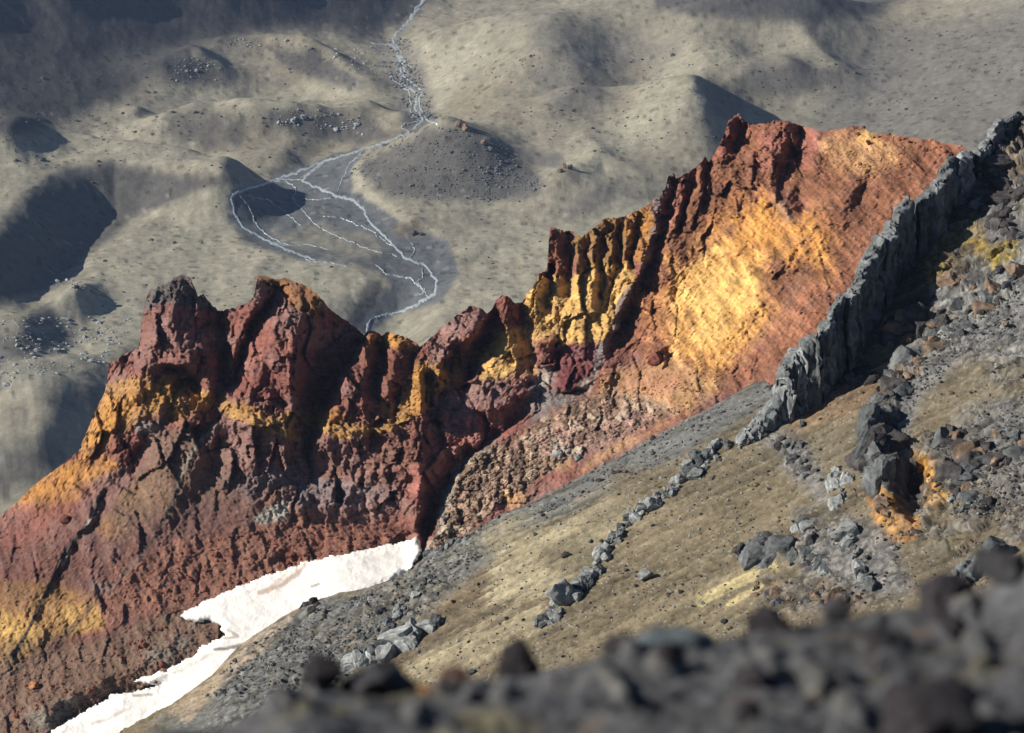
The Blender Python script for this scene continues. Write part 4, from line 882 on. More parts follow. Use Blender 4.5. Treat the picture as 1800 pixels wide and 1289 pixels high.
# ================================================================== the near hillside
NRM = np.array([-.45, -.05, .89]); NRM /= np.linalg.norm(NRM); PD = 108.0
def slope_Y(px, py): return PD / -(rays(px, py) @ NRM)
# the great dike: left and right edge of its crest, height of its shaded side (all sighted in the photograph)
WALL = [(1292, 770, 1300, 782, 10), (1317, 728, 1332, 752, 22), (1340, 694, 1366, 716, 34), (1358, 664, 1392, 672, 58), (1365, 626, 1398, 640, 72), (1380, 604, 1408, 618, 82), (1412, 599, 1424, 606, 88), (1434, 597, 1444, 600, 90), (1441, 572, 1452, 582, 92), (1455, 554, 1464, 560, 94), (1470, 540, 1478, 545, 96),
        (1476, 514, 1490, 520, 98), (1491, 497, 1511, 508, 98), (1497, 472, 1522, 482, 98), (1518, 440, 1543, 450, 94), (1539, 415, 1568, 416, 90), (1560, 384, 1578, 392, 86), (1581, 356, 1600, 366, 82), (1606, 342, 1620, 348, 80), (1640, 310, 1654, 330, 74), (1660, 284, 1682, 306, 68), (1681, 263, 1704, 280, 60), (1719, 252, 1728, 264, 50), (1736, 228, 1750, 243, 42), (1757, 204, 1774, 214, 30), (1780, 192, 1792, 200, 20)]
SIL = PX(-60, 1480, 60, 1400, 200, 1300, 300, 1240, 375, 1185, 420, 1135, 500, 1082, 545, 1060, 600, 1040, 640, 1034, 690, 1018, 730, 1000, 752, 976, 800, 955, 850, 930, 960, 872, 1080, 808, 1200, 742, 1260, 712, 1320, 676, 1345, 668) + \
      [(r, y + h * .7) for (_, _, r, y, h) in WALL[3:]] + PX(1806, 182, 1860, 140, 1950, 100)
SIL = [SIL[0]] + [b for a, b in zip(SIL[:-1], SIL[1:]) if b[0] > a[0]]
NC, NR, NB = 860, 470, 10
cx2 = np.linspace(-40, 1930, NC); sp = np.array(SIL, float)
cy2 = np.interp(cx2, sp[:, 0], sp[:, 1])
cn = np.stack([cx2 / 14, 0 * cx2 + 4, 0 * cx2], -1)
cy2 = cy2 + 2.6 * fbm(cn, 4, .7, 21) + np.interp(cx2, [-40, 1300, 1700, 1930], [0, 0, 6, 8]) * ridged(cn / 2, 3, .7, 22)
by2 = np.maximum(np.full_like(cx2, 1400), cy2 + 40)
t = np.linspace(0, 1, NR)[:, None] ** 1.0
GY2 = cy2 + (by2 - cy2) * t; GX2 = np.broadcast_to(cx2, GY2.shape)
P0 = at_depth(GX2, GY2, slope_Y(GX2, GY2))
along = np.array([-NRM[2], 0, NRM[0]]) * -1; along = np.cross(np.cross(NRM, [0, 0, 1]), NRM); along /= np.linalg.norm(along)   # down or up the fall line
across = np.cross(NRM, along)
su = P0 @ along; sv = P0 @ across; sw = P0 @ NRM
Q = np.stack([su, sv, 0 * su], -1)
m1 = fbm(Q / 14, 5, .55, 23); m2 = ridged(Q / np.array([4.5, 4.5, 1]), 4, .6, 24); m3 = fbm(Q / np.array([9, 1.3, 1]), 4, .6, 25); m4 = fbm(Q / .8, 2, .6, 26); m5 = fbm(Q / 34, 3, .5, 27); m6 = fbm(Q / np.array([34, 3.2, 1]), 4, .55, 28)
ROUGH = [  # outcrops: outline, height (m), edge
    (PX(1640, 500, 1800, 430, 1960, 400, 1960, 700, 1800, 720, 1690, 640, 1600, 690, 1590, 760, 1550, 860, 1520, 820, 1545, 700, 1600, 590), 1.80, 16),
    (PX(1660, 330, 1740, 220, 1800, 180, 1960, 100, 1960, 420, 1800, 400, 1740, 420, 1680, 380), 3.00, 14),
    (PX(1550, 560, 1610, 520, 1660, 545, 1620, 600, 1560, 610), 1.80, 9), (PX(1620, 440, 1700, 385, 1790, 410, 1800, 450, 1720, 500, 1640, 505), 1.80, 9),
    (PX(1540, 780, 1620, 760, 1690, 800, 1740, 900, 1700, 980, 1620, 960, 1560, 940, 1530, 880), 2.40, 14), (PX(1690, 740, 1960, 640, 1960, 960, 1780, 980, 1730, 880), 1.50, 22),
    (PX(1320, 930, 1370, 935, 1380, 980, 1320, 985), 1.08, 9), (PX(1400, 900, 1560, 930, 1600, 1040, 1500, 1060, 1400, 1000), 0.96, 16), (PX(1690, 1000, 1770, 975, 1790, 1040, 1690, 1060), 1.44, 9),
    (PX(1340, 760, 1400, 770, 1440, 820, 1450, 860, 1380, 830), 0.84, 14), (PX(1330, 1000, 1450, 1010, 1560, 1060, 1460, 1090, 1340, 1080), 0.84, 12),
    (PX(380, 1200, 500, 1090, 620, 1045, 840, 965, 860, 985, 780, 1060, 700, 1120, 560, 1260, 380, 1300), 0.72, 14), (PX(520, 1050, 560, 1040, 580, 1075, 530, 1085), 0.96, 8)]
kro = np.zeros(GX2.shape); hro = np.zeros(GX2.shape)
for pts, h, fe in ROUGH:
    k = area_w(GX2 + m1 * 16 + m3 * 8, GY2 + m1 * 14 + m2 * 8, pts, fe); kro = np.maximum(kro, k); hro = np.maximum(hro, h * k)
d1, gap, val = cells(su / 2.1 + m1, sv / 1.7 + m1, 9); d1b, gapb, valb = cells(su / .85 + m1, sv / .7, 10)
lump = np.sqrt(np.clip(1.1 - d1 * d1 * 1.2, 0, 1.1)) * (.35 + val)
lumpb = np.sqrt(np.clip(1.1 - d1b * d1b * 1.2, 0, 1.1)) * (.35 + valb)
hro = hro * .55; disp = 1.5 * m5 + .7 * m1 + .22 * m3 + .10 * m4 + hro * (.30 * lump + .55 * facets(su / 3.4 + m1, sv / 2.6 + m1, 71) + .30 * facets(su / 1.5 + m1, sv / 1.2, 72) + .30 * m1) + kro * (.15 * lumpb + .10 * facets(su / .7, sv / .6, 73)) + .16 * (lumpb - .5) * sstep(0, .5, m1 + .4 * m3)
# hollows: the cave in the orange outcrop, the drop below the dark boulder, the pit under the great dike
CAVE = Z6(1000, 820, 1060, 800, 1090, 900, 1070, 1000, 1040, 1050, 990, 1020, 960, 960)
disp -= 2.6 * area_w(GX2, GY2, CAVE, 18)
disp += .9 * line_w(GX2, GY2, Z6(900, 700, 890, 800, 920, 900, 950, 940), 22) + .6 * line_w(GX2, GY2, Z6(960, 560, 900, 640, 880, 800), 16)
ed = np.clip(t * NR / 10, .25, 1)
disp = disp * ed
roll = 9.0 * np.exp(-((GY2 - cy2) / 60.0))          # the slope rounds over at its far edge
SVn = P0 + NRM * disp[..., None]
SVn = SVn + np.array([-.35, .75, -.55]) * roll[..., None] * 0
back = []
for k in range(NB, 0, -1):
    o = np.array([.12, .8, -.72]) * (k * .8 + .2 * k * k)
    back.append(SVn[0] + o)
SVa = np.concatenate([np.array(back), SVn], 0)
spx, spy = project(SVa)
def full2(a): return np.concatenate([np.repeat(a[:1], NB, 0), a])
m6f, m1f, m2f, m3f, m4f, m5f, krof, valf, gapf, valbf, gapbf, d1bf = map(full2, (m6, m1, m2, m3, m4, m5, kro, val, gap, valb, gapb, d1b))
OLV = np.array((.138, .118, .084)); SAND = np.array((.255, .222, .150)); GSC = np.array((.135, .140, .140)); BRS = np.array((.130, .098, .064)); RK = np.array((.135, .135, .14)); STRAW = np.array((.44, .37, .20)); PGR = np.array((.34, .35, .33))
base = OLV + (BRS - OLV) * sstep(-.2, .6, m5f + .5 * m3f)[..., None]
warp2 = (m1f * 18 + m3f * 14, m1f * 12 + m3f * 10)
SLc = [
    ('a', PX(1345, 660, 1200, 738, 1080, 805, 960, 868, 850, 930, 740, 985, 760, 1000, 860, 960, 1000, 905, 1120, 850, 1290, 745, 1380, 690), GSC, 12, .92),
    ('a', PX(900, 920, 1080, 870, 1180, 880, 1080, 950, 980, 1040, 860, 1060, 870, 980, 800, 985), SAND, 16, .85), ('a', PX(870, 1010, 960, 980, 1000, 1000, 940, 1050, 870, 1060), SAND * 1.12, 12, .7), ('a', PX(700, 1180, 800, 1130, 950, 1060, 960, 1100, 860, 1160, 740, 1200), SAND * 1.05, 14, .75), ('a', PX(740, 1000, 1000, 920, 1010, 935, 850, 985, 760, 1010), SAND * 1.05, 9, .8),
    ('a', PX(950, 960, 1060, 960, 1040, 1010, 960, 1000), OLV * .75, 14, .7), ('a', PX(1080, 830, 1160, 820, 1180, 870, 1090, 880), BRS * .75, 12, .75), ('a', PX(1000, 880, 1140, 820, 1290, 760, 1280, 800, 1150, 880, 1040, 920), OLV * 1.15, 16, .6),
    ('a', PX(380, 1200, 420, 1140, 500, 1085, 620, 1040, 850, 960, 870, 980, 780, 1050, 700, 1110, 560, 1260, 360, 1330, 150, 1400), GSC * .95, 14, .85), ('a', PX(300, 1250, 420, 1140, 530, 1065, 500, 1110, 420, 1180, 330, 1270), np.array((.30, .235, .17)), 7, .75, .5), ('a', PX(560, 1120, 700, 1030, 800, 1020, 720, 1100, 620, 1180), OLV * 1.05, 14, .6),
    ('a', PX(1100, 950, 1290, 830, 1400, 820, 1460, 900, 1340, 1080, 1000, 1180, 1000, 1100), np.array((.165, .137, .092)), 30, .8),
    ('l', ZR(520, 400, 700, 310, 810, 270), STRAW, 13, .8, .5), ('l', ZR(640, 410, 720, 370, 760, 340), STRAW, 8, .7, .5),
    ('a', PX(1640, 500, 1800, 440, 1960, 420, 1960, 620, 1800, 640, 1700, 620, 1620, 700, 1560, 860, 1530, 820, 1560, 700), RK * 1.25, 14, .85), ('a', PX(1640, 540, 1780, 470, 1800, 520, 1660, 590, 1580, 680), PGR * .7, 12, .6),
    ('a', PX(1650, 350, 1740, 230, 1800, 180, 1960, 100, 1960, 420, 1740, 420), RK * .9, 10, .9), ('a', PX(1740, 260, 1800, 200, 1960, 150, 1960, 300, 1760, 330), BRS * 1.1, 14, .7), ('a', PX(1760, 350, 1830, 330, 1830, 370, 1770, 375), OLV, 10, .6),
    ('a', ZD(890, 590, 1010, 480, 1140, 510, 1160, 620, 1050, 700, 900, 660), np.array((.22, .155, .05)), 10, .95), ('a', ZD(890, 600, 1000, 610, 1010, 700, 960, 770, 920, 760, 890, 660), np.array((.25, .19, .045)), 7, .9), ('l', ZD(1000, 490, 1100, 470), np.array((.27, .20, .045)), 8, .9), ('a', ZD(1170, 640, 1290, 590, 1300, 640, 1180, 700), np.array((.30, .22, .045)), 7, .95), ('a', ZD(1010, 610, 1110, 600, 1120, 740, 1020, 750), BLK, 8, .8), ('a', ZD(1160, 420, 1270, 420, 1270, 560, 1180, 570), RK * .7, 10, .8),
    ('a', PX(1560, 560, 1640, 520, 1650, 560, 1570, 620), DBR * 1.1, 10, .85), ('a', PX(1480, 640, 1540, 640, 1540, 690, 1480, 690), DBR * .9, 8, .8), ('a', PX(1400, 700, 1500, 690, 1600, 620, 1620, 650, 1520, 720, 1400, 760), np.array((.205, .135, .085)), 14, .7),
    ('a', Z6(860, 700, 900, 580, 960, 600, 940, 760, 960, 900, 900, 920, 850, 760), RK * 1.3, 9, .85), ('a', Z6(940, 760, 1000, 760, 1000, 900, 950, 940), DBR, 9, .6),
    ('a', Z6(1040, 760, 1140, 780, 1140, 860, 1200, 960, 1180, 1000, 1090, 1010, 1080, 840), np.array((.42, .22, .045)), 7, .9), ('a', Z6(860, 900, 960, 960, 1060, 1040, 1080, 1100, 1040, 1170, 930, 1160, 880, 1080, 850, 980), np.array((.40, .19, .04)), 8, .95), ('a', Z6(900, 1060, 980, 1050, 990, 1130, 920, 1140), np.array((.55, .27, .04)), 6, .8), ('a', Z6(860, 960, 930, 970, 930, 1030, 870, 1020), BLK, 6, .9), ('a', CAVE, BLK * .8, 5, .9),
    ('a', PX(1690, 740, 1960, 620, 1960, 860, 1780, 960, 1730, 880), RK * 1.1, 24, .8), ('a', PX(1660, 880, 1800, 800, 1960, 760, 1960, 1000, 1700, 990), BRS * 1.05, 24, .5),
    ('a', PX(1400, 900, 1560, 930, 1600, 1040, 1500, 1060, 1400, 1000), RK * 1.1, 18, .7), ('a', PX(1340, 1010, 1450, 1010, 1560, 1060, 1460, 1090, 1340, 1080), BRS * .9 + .01, 14, .7), ('a', PX(1560, 950, 1700, 940, 1680, 1000, 1560, 1000), OLV * .85, 14, .6),
    ('a', PX(1340, 765, 1410, 770, 1440, 820, 1460, 900, 1380, 830), RK * 1.2, 14, .7),
]
scl = paint(spx, spy, base, SLc, warp2, m1f + .9 * m3f + .4 * m4f, 1.8)
scl *= np.clip(1 + .5 * m6f + .62 * m3f + .25 * m1f + .42 * m4f, .35, 1.9)[..., None]
scl += (RK * 1.1 - scl) * (krof * .45 * sstep(.2, .6, valf))[..., None]
scl *= (1 - krof * .45 * (1 - sstep(0, .25, gapf)))[..., None]; scl *= (1 + krof * (valbf - .5) * .8)[..., None]
lich = fbm(np.stack([spx / 26, spy / 20, 0 * spx], -1), 5, .7, 31)
scl += (np.array((.30, .25, .10)) - scl) * (sstep(.2, .6, lich) * krof * .5)[..., None]
d1, gap, val = cells(spx / 4.6, spy / 3.6, 11)
sk = (val > .86) & (d1 < .42); scl *= np.where(sk, .68, 1)[..., None]
sk = (val < .05) & (d1 < .40); scl += (np.array((.36, .35, .32)) - scl) * np.where(sk, .4, 0)[..., None]
scl = np.clip(scl, .018, .8)
NFq = grid_faces(NR + NB, NC)
tag(link('near_hillside', mesh_from('near_hillside', SVa.reshape(-1, 3), NFq, scl.reshape(-1, 3), M_SLOPE)), kind='structure')
def slope_pt(px, py, lift=0.0):
    ii = int(round(float(np.interp(px, cx2, np.arange(len(cx2))))))
    j = int(round(float(np.clip((py - cy2[ii]) / (by2[ii] - cy2[ii]), 0, 1) * (len(SVn) - 1))))
    return SVn[j, ii] + NRM * lift

# ------------------------------------------------------------------ dikes and outcrops on the near hillside
def empty(name, loc): 
    o = bpy.data.objects.new(name, None); COL.objects.link(o); o.location = loc; return o
def child_at(e, name, kind, mat, p, size, rot=None, k=None):
    return put(name, kind, mat, Vector(p) - e.location, size, rot, e, k)
def resample(pts, n):
    p = np.asarray(pts, float); L = np.concatenate([[0], np.cumsum(np.hypot(*np.diff(p[:, :2], axis=0).T))])
    s = np.linspace(0, L[-1], n); return np.stack([np.interp(s, L, p[:, j]) for j in range(p.shape[1])], -1)
# the great dike: a wall of blocks standing on the far edge of the slope; crest (px, py), height in px, thickness in m
Wp = resample([(*q,) for q in WALL], 420)
Lx, Ly, Rx, Ry, hp = Wp.T
hp = hp * np.where(hp > 55, 1.22, 1.0)
nw = fbm(np.stack([np.arange(420) / 9., np.zeros(420), np.zeros(420)], -1), 4, .7, 51); nw2 = fbm(np.stack([np.arange(420) / 7., np.ones(420) * 9.3, np.zeros(420)], -1), 4, .7, 52)
Lx = Lx + 7 * nw; Ly = Ly + 5 * nw2; Rx = Rx + 6 * nw2; Ry = Ry + 5 * nw
YB = slope_Y(Rx, Ry + hp); hm = hp * YB / F_ / CP
YR = YB - hm * SP
R3 = at_depth(Rx, Ry, YR); B3 = R3 - np.stack([0 * hm, 0 * hm, hm + 1.6], -1) + np.array([.25, -.3, 0]) * hm[:, None] * .25
L3d = at_depth(Lx + .28 * (Rx - Lx), Ly + .28 * (Ry - Ly), YR + 2.4); K3 = L3d + np.array([.25, .5, 0]) - np.stack([0 * hm, 0 * hm, hm + 4.0], -1)
T3 = .5 * (R3 + L3d) + np.array([0, 0, .35])
def path(a, b, n): return [a + (b - a) * (k / n) for k in range(n)]
SEC = np.stack(path(K3, L3d, 8) + path(L3d, T3, 6) + path(T3, R3, 6) + path(R3, B3, 14) + [B3], 1)     # (420, 35, 3)
dn = np.stack([fbm(SEC / 2.2 + 9.1 * j, 5, .62, 53 + j) for j in range(3)], -1); dr = ridged(SEC / 1.3, 4, .6, 57)
fcs = facets(np.repeat(np.cumsum(np.concatenate([[0], np.linalg.norm(np.diff(R3, axis=0), axis=1)]))[:, None] / 1.9, 35, 1) + dr, np.arange(35)[None] / 3.4 + 1.2 * dn[..., 0], 77)
SEC = SEC + fcs[..., None] * np.array([.40, -.55, .28]) * np.where(np.arange(35) < 19, .45, 1.0)[None, :, None]
SEC = SEC + .75 * dn + (dr - .35)[..., None] * np.array([-.22, -.2, .2])
e = empty('rock_dike', slope_pt(1420, 760))
tag(e, 'tall grey rock dike standing as a wall against the orange face, its near side black', 'rock dike', 'rock dikes')
arc = np.concatenate([[0], np.cumsum(np.linalg.norm(np.diff(R3, axis=0), axis=1))])
i0 = 0
while i0 < 418:
    i1 = min(419, int(np.searchsorted(arc, arc[i0] + random.choice((.9, 1.6, 2.2, 3.0, 4.6)))))
    i1 = max(i1, i0 + 4)
    if i1 > 412: i1 = 419
    sec = SEC[i0:i1 + 1].copy(); c = sec.mean(1, keepdims=True)
    sh = np.array([random.gauss(0, .22), random.gauss(0, .2), random.gauss(0, .28)]); tilt = random.gauss(0, .12)
    g = np.ones(len(sec)); g[0] = g[-1] = .93; g[1] = g[-2] = .985
    sec = c + (sec - c) * (1 + .0 * tilt) * g[:, None, None] + sh
    sec = np.concatenate([c[:1] + sh + (sec[:1] - c[:1] - sh) * .5, sec, c[-1:] + sh + (sec[-1:] - c[-1:] - sh) * .5], 0)
    m_, k_ = sec.shape[:2]
    link('block', mesh_from('block', sec.reshape(-1, 3) - np.array(e.location), grid_faces(m_, k_), None, M_WALL if random.random() < .7 else M_PALE2), e)
    i0 = i1
# the low dike running down the middle of the slope
LOW = [(950, 1108, .9), (966, 1090, 1.3), (985, 1076, 1.0), (992, 1056, 1.9), (1020, 1036, 1.5), (1036, 1022, 1.3), (1046, 1004, 1.3), (1056, 988, 1.2), (1066, 972, 1.3), (1080, 956, .9), (1096, 942, .7), (1112, 926, .8), (1126, 910, 1.2), (1142, 896, 1.4), (1156, 886, 1.0), (1180, 868, .7), (1200, 850, .8), (1212, 836, 1.4), (1230, 822, 1.6), (1246, 808, 1.1), (1266, 790, .8), (1284, 778, .8)]
e = empty('rock_dike', slope_pt(1080, 960))
tag(e, 'low broken line of pale grey blocks running down the middle of the olive slope', 'rock dike', 'rock dikes')
for (x, y, s) in resample(LOW, 240):
    if abs(x - 992) < 16 and abs(y - 1056) < 16: continue
    x += random.gauss(0, 5); y += random.gauss(0, 4); q = s * random.choice((.2, .28, .36, .46, .6))
    child_at(e, 'block', random.choice(['block', 'rock']), random.choice([M_PALE, M_PALE, M_GREY]), slope_pt(x, y, q * .3), (q * random.uniform(.8, 1.3), q * random.uniform(.6, .9), q * random.uniform(.6, 1.0)))
o = put('boulder', 'rock', M_PALE, slope_pt(992, 1062, .9), (2.0, 1.5, 1.55), (.1, .2, .6), k=2)
tag(o, 'big rounded boulder with a bright top and black front in the low dike', 'boulder')
LOW2 = [(618, 1172, .9), (640, 1166, 1.1), (664, 1160, 1.1), (684, 1152, 1.4), (700, 1140, 1.6), (720, 1128, 1.5), (738, 1112, 1.3), (756, 1104, 1.0), (772, 1096, .8)]
e = empty('rock_dike', slope_pt(700, 1140)); tag(e, 'short crooked row of pale blocks just above the blurred foreground stones', 'rock dike', 'rock dikes')
for (x, y, s) in resample(LOW2, 30):
    q = s * random.uniform(.5, 1.0)
    child_at(e, 'block', 'block', random.choice([M_PALE, M_PALE, M_GREY]), slope_pt(x + random.gauss(0, 4), y + random.gauss(0, 4), q * .3), (q * 1.2, q * .7, q * .8))
LOW3 = [(655, 1120, .7), (680, 1104, .9), (690, 1096, 1.1), (710, 1080, .9), (722, 1062, .8), (736, 1046, .8), (754, 1030, .7), (770, 1020, .6)]
e = empty('rock_dike', slope_pt(710, 1080)); tag(e, 'faint trail of small pale rocks on the grey slope below the snow', 'rock dike', 'rock dikes')
for (x, y, s) in resample(LOW3, 34):
    q = s * random.uniform(.4, .9)
    child_at(e, 'block', 'rock', random.choice([M_PALE, M_GREY]), slope_pt(x + random.gauss(0, 6), y + random.gauss(0, 5), q * .3), (q * 1.1, q * .8, q * .8))

def outcrop(name, label, cat, spots, mats, size, n, kind=('rock', 'block'), group=None, spread=8, tall=1.0):
    pts = np.asarray(spots, float)
    e = empty(name, slope_pt(pts[:, 0].mean(), pts[:, 1].mean())); tag(e, label, cat, group)
    n = int(n * 1.5)
    q = resample(spots, n) if len(spots) > 1 else np.repeat(pts, n, 0)
    for x, y in q:
        s = size * random.choice((.16, .2, .26, .3, .4, .5, .62, .8)) * random.uniform(.8, 1.15); big = s > .55 * size
        child_at(e, 'rock', random.choice(kind), random.choice(mats), slope_pt(x + random.gauss(0, spread * 1.15), y + random.gauss(0, spread * .9), -s * (.5 if big else .12)), (s * random.uniform(.8, 1.3), s * random.uniform(.7, 1.1), s * tall * random.uniform(.6, 1.1)))
    return e
G_OUT = 'lava outcrops on the near slope'
outcrop('rock_outcrop', 'dark jagged outcrop right of the top of the great dike', 'rock outcrop', PX(1770, 250, 1730, 310, 1700, 350, 1690, 375), [M_DARK, M_GREY, M_DARK], 2.6, 26, group=G_OUT, spread=14)
outcrop('rock_outcrop', 'dark grey crag at the right edge above the yellow ledge', 'rock outcrop', PX(1800, 330, 1770, 370, 1750, 410, 1790, 420), [M_DARK, M_GREY], 2.2, 22, group=G_OUT, spread=12)
outcrop('rock_outcrop', 'mustard yellow ledge of rock in the shade beside the great dike', 'rock outcrop', PX(1636, 470, 1650, 452, 1672, 462, 1660, 490, 1690, 500), [M_OLIVE, M_OLIVE, M_BROWN], 2.0, 20, group=G_OUT, spread=7)
outcrop('rock_outcrop', 'small bright yellow ledge at the right edge of the view', 'rock outcrop', PX(1742, 466, 1756, 452, 1776, 440, 1788, 436), [M_OLIVE], 1.4, 12, group=G_OUT, spread=4)
outcrop('rock_outcrop', 'blackish outcrop at the lower end of the dike shadow', 'rock outcrop', PX(1560, 595, 1580, 580, 1610, 560, 1620, 545), [M_DARK, M_BROWN], 1.8, 18, group=G_OUT, spread=9)
outcrop('rock_outcrop', 'small dark clump of rocks just below the foot of the dike shadow', 'rock outcrop', PX(1484, 664, 1500, 656, 1520, 664, 1528, 655), [M_DARK, M_GREY, M_DARK], 1.5, 14, group=G_OUT, spread=5)
outcrop('rock_outcrop', 'long blue grey band of blocks slanting down from the right edge', 'rock outcrop', PX(1790, 480, 1720, 530, 1660, 570, 1620, 630, 1580, 670, 1560, 720), [M_GREY, M_DARK, M_BROWN, M_GREY], 1.9, 60, group=G_OUT, spread=13)
outcrop('rock_outcrop', 'upright dark grey fin of rock left of the orange hollow', 'rock outcrop', PX(1562, 730, 1545, 770, 1540, 810, 1556, 850), [M_GREY, M_DARK, M_GREY], 2.3, 36, group=G_OUT, spread=8, tall=1.5)
outcrop('rock_outcrop', 'orange stained outcrop around a dark hollow', 'rock outcrop', PX(1545, 880, 1560, 915, 1580, 940, 1600, 930, 1612, 915), [M_ORANGE, M_BROWN, M_BROWN, M_DARK], 1.1, 14, group=G_OUT, spread=7)
outcrop('rock_outcrop', 'small orange patch of rock on the right rim of the dark hollow', 'rock outcrop', PX(1622, 808, 1634, 850, 1646, 876), [M_ORANGE, M_BROWN, M_BROWN], .9, 7, group=G_OUT, spread=5)
outcrop('rock_outcrop', 'rugged dark grey blocks right of the orange hollow', 'rock outcrop', PX(1650, 770, 1700, 800, 1690, 860, 1740, 830, 1780, 780), [M_DARK, M_DARK, M_GREY, M_BROWN], 2.3, 56, group=G_OUT, spread=18)
outcrop('rock_outcrop', 'pale whitish rock stack standing on the brown slope', 'rock outcrop', PX(1478, 820, 1472, 850, 1480, 885), [M_PALE], 1.4, 14, group=G_OUT, spread=6, tall=1.3)
outcrop('rock_outcrop', 'long pale curved fin of rock below the orange hollow', 'rock outcrop', PX(1490, 935, 1492, 960, 1505, 990, 1520, 1015, 1535, 1035), [M_PALE, M_PALE, M_GREY], 1.4, 22, group=G_OUT, spread=4, tall=1.2)
outcrop('rock_outcrop', 'rounded grey clump standing alone on the tan slope', 'rock outcrop', PX(1325, 965, 1345, 945, 1365, 955, 1350, 975), [M_GREY, M_DARK, M_GREY], 1.9, 20, group=G_OUT, spread=7)
outcrop('rock_outcrop', 'light grey blocks left of the pale fin', 'rock outcrop', PX(1405, 920, 1420, 935, 1420, 985, 1440, 1000), [M_PALE, M_GREY, M_DARK], 1.3, 22, group=G_OUT, spread=9)
outcrop('rock_outcrop', 'blue grey crag rising behind the foreground stones at the right', 'rock outcrop', PX(1690, 1035, 1712, 1005, 1740, 990, 1760, 985), [M_GREY, M_PALE, M_GREY], 2.0, 24, group=G_OUT, spread=7, tall=1.2)
outcrop('rock_outcrop', 'scattered dark rocks below the end of the great dike', 'rock outcrop', PX(1360, 770, 1390, 790, 1410, 810, 1425, 840), [M_GREY, M_DARK], 1.2, 18, group=G_OUT, spread=9)
outcrop('rock_outcrop', 'dark hollow topped outcrop at the edge of the snow', 'rock outcrop', PX(530, 1062, 545, 1055, 560, 1066, 555, 1078), [M_DARK, M_GREY, M_DARK], 1.3, 12, group=G_OUT, spread=6)
outcrop('rock_outcrop', 'line of dark boulders between the grey scree and the sandy slope', 'rock outcrop', PX(1058, 842, 1072, 838, 1090, 830, 1105, 832), [M_DARK], .8, 7, group=G_OUT, spread=4)
outcrop('rock_outcrop', 'broken ledge of small rocks where the scree meets the rubble buttress', 'rock outcrop', PX(760, 972, 800, 962, 830, 958, 850, 950), [M_DARK, M_GREY, M_PALE], .9, 22, group=G_OUT, spread=6)
outcrop('rock_outcrop', 'dull grey rocks half hidden behind the dark foreground stone', 'rock outcrop', PX(1340, 1030, 1370, 1060, 1440, 1040, 1500, 1060), [M_GREY, M_BROWN], 1.2, 24, group=G_OUT, spread=10)
o = put('boulder', 'rock', M_PALE, slope_pt(1137, 1016, .5), (1.0, .8, .8)); tag(o, 'lone pale boulder on the smooth tan slope right of the low dike', 'boulder')

# loose rocks on the slope: the larger ones singly, the rest as a mass
def pick(n, polys, rng):
    out = []
    P_ = [np.asarray(p, float) for p in polys]
    ar = np.array([abs(np.sum(p[:, 0] * np.roll(p[:, 1], 1) - p[:, 1] * np.roll(p[:, 0], 1))) for p in P_]); ar /= ar.sum()
    while len(out) < n:
        p = P_[rng.choice(len(P_), p=ar)]
        x = rng.uniform(p[:, 0].min(), p[:, 0].max(), 64); y = rng.uniform(p[:, 1].min(), p[:, 1].max(), 64)
        m = inside(x, y, p) & (fbm(np.stack([x / 38, y / 26, 0 * x], -1), 3, .6, 81) > rng.uniform(-.35, .45, 64)); out += list(zip(x[m][:8], y[m][:8]))
    return out[:n]
SLOPE_AREA = [PX(400, 1180, 640, 1050, 860, 960, 1340, 690, 1420, 720, 1620, 620, 1800, 470, 1800, 1020, 1500, 1090, 1000, 1180, 560, 1240)]
GREY_AREA = [PX(350, 1230, 430, 1140, 620, 1045, 850, 965, 860, 985, 700, 1120, 560, 1240), PX(1345, 665, 1080, 808, 760, 980, 780, 990, 1120, 848, 1380, 690), PX(1560, 680, 1640, 590, 1800, 490, 1800, 560, 1680, 640, 1560, 760), PX(1640, 800, 1800, 720, 1800, 900, 1700, 960)]
def where(x, y):
    if inside(np.array([x]), np.array([y]), GREY_AREA[1])[0]: return 'on the grey scree strip under the orange ridge'
    if inside(np.array([x]), np.array([y]), GREY_AREA[0])[0]: return 'on the stony grey slope below the snow patch'
    lx = np.interp(y, [778, 1108], [1284, 950])
    if x < lx: return 'on the sandy slope left of the low dike'
    if x > 1540: return 'on the rough ground right of the orange hollow' if y > 690 else 'on the dark slope beside the great dike'
    return 'on the brown slope right of the low dike'
for (x, y) in pick(80, SLOPE_AREA, RNG) + pick(120, GREY_AREA, RNG):
    s = .22 * math.exp(random.gauss(0, .45)); mt, cn_ = random.choice([(M_GREY, 'grey'), (M_PALE, 'pale'), (M_DARK, 'blackish'), (M_BROWN, 'brown')])
    o = put('rock', 'rock', mt, slope_pt(x, y, s * .3), (s * 1.1, s * .9, s * .8))
    tag(o, ('larger' if s > .24 else 'small') + ' loose ' + cn_ + ' rock ' + where(x, y), 'rock', 'loose rocks on the near hillside')
def mass(name, n, area, mat, smin, smax, label):
    q = pick(n, area, RNG); p = np.array([slope_pt(x, y) for x, y in q]); s = np.clip(RNG.lognormal(math.log(smin), .45, n), .04, smax)
    scatter_mesh(name, p + NRM * (s * .2)[:, None], s, mat, label)
mass('dark_stones', 2200, SLOPE_AREA + GREY_AREA, M_DARK, .10, .32, 'small dark stones strewn over the near hillside')
mass('grey_stones', 3600, GREY_AREA, M_GREY, .12, .38, 'grey stones of the scree on the near hillside')
mass('pale_stones', 1500, SLOPE_AREA + GREY_AREA, M_PALE, .10, .3, 'pale stones strewn over the near hillside')

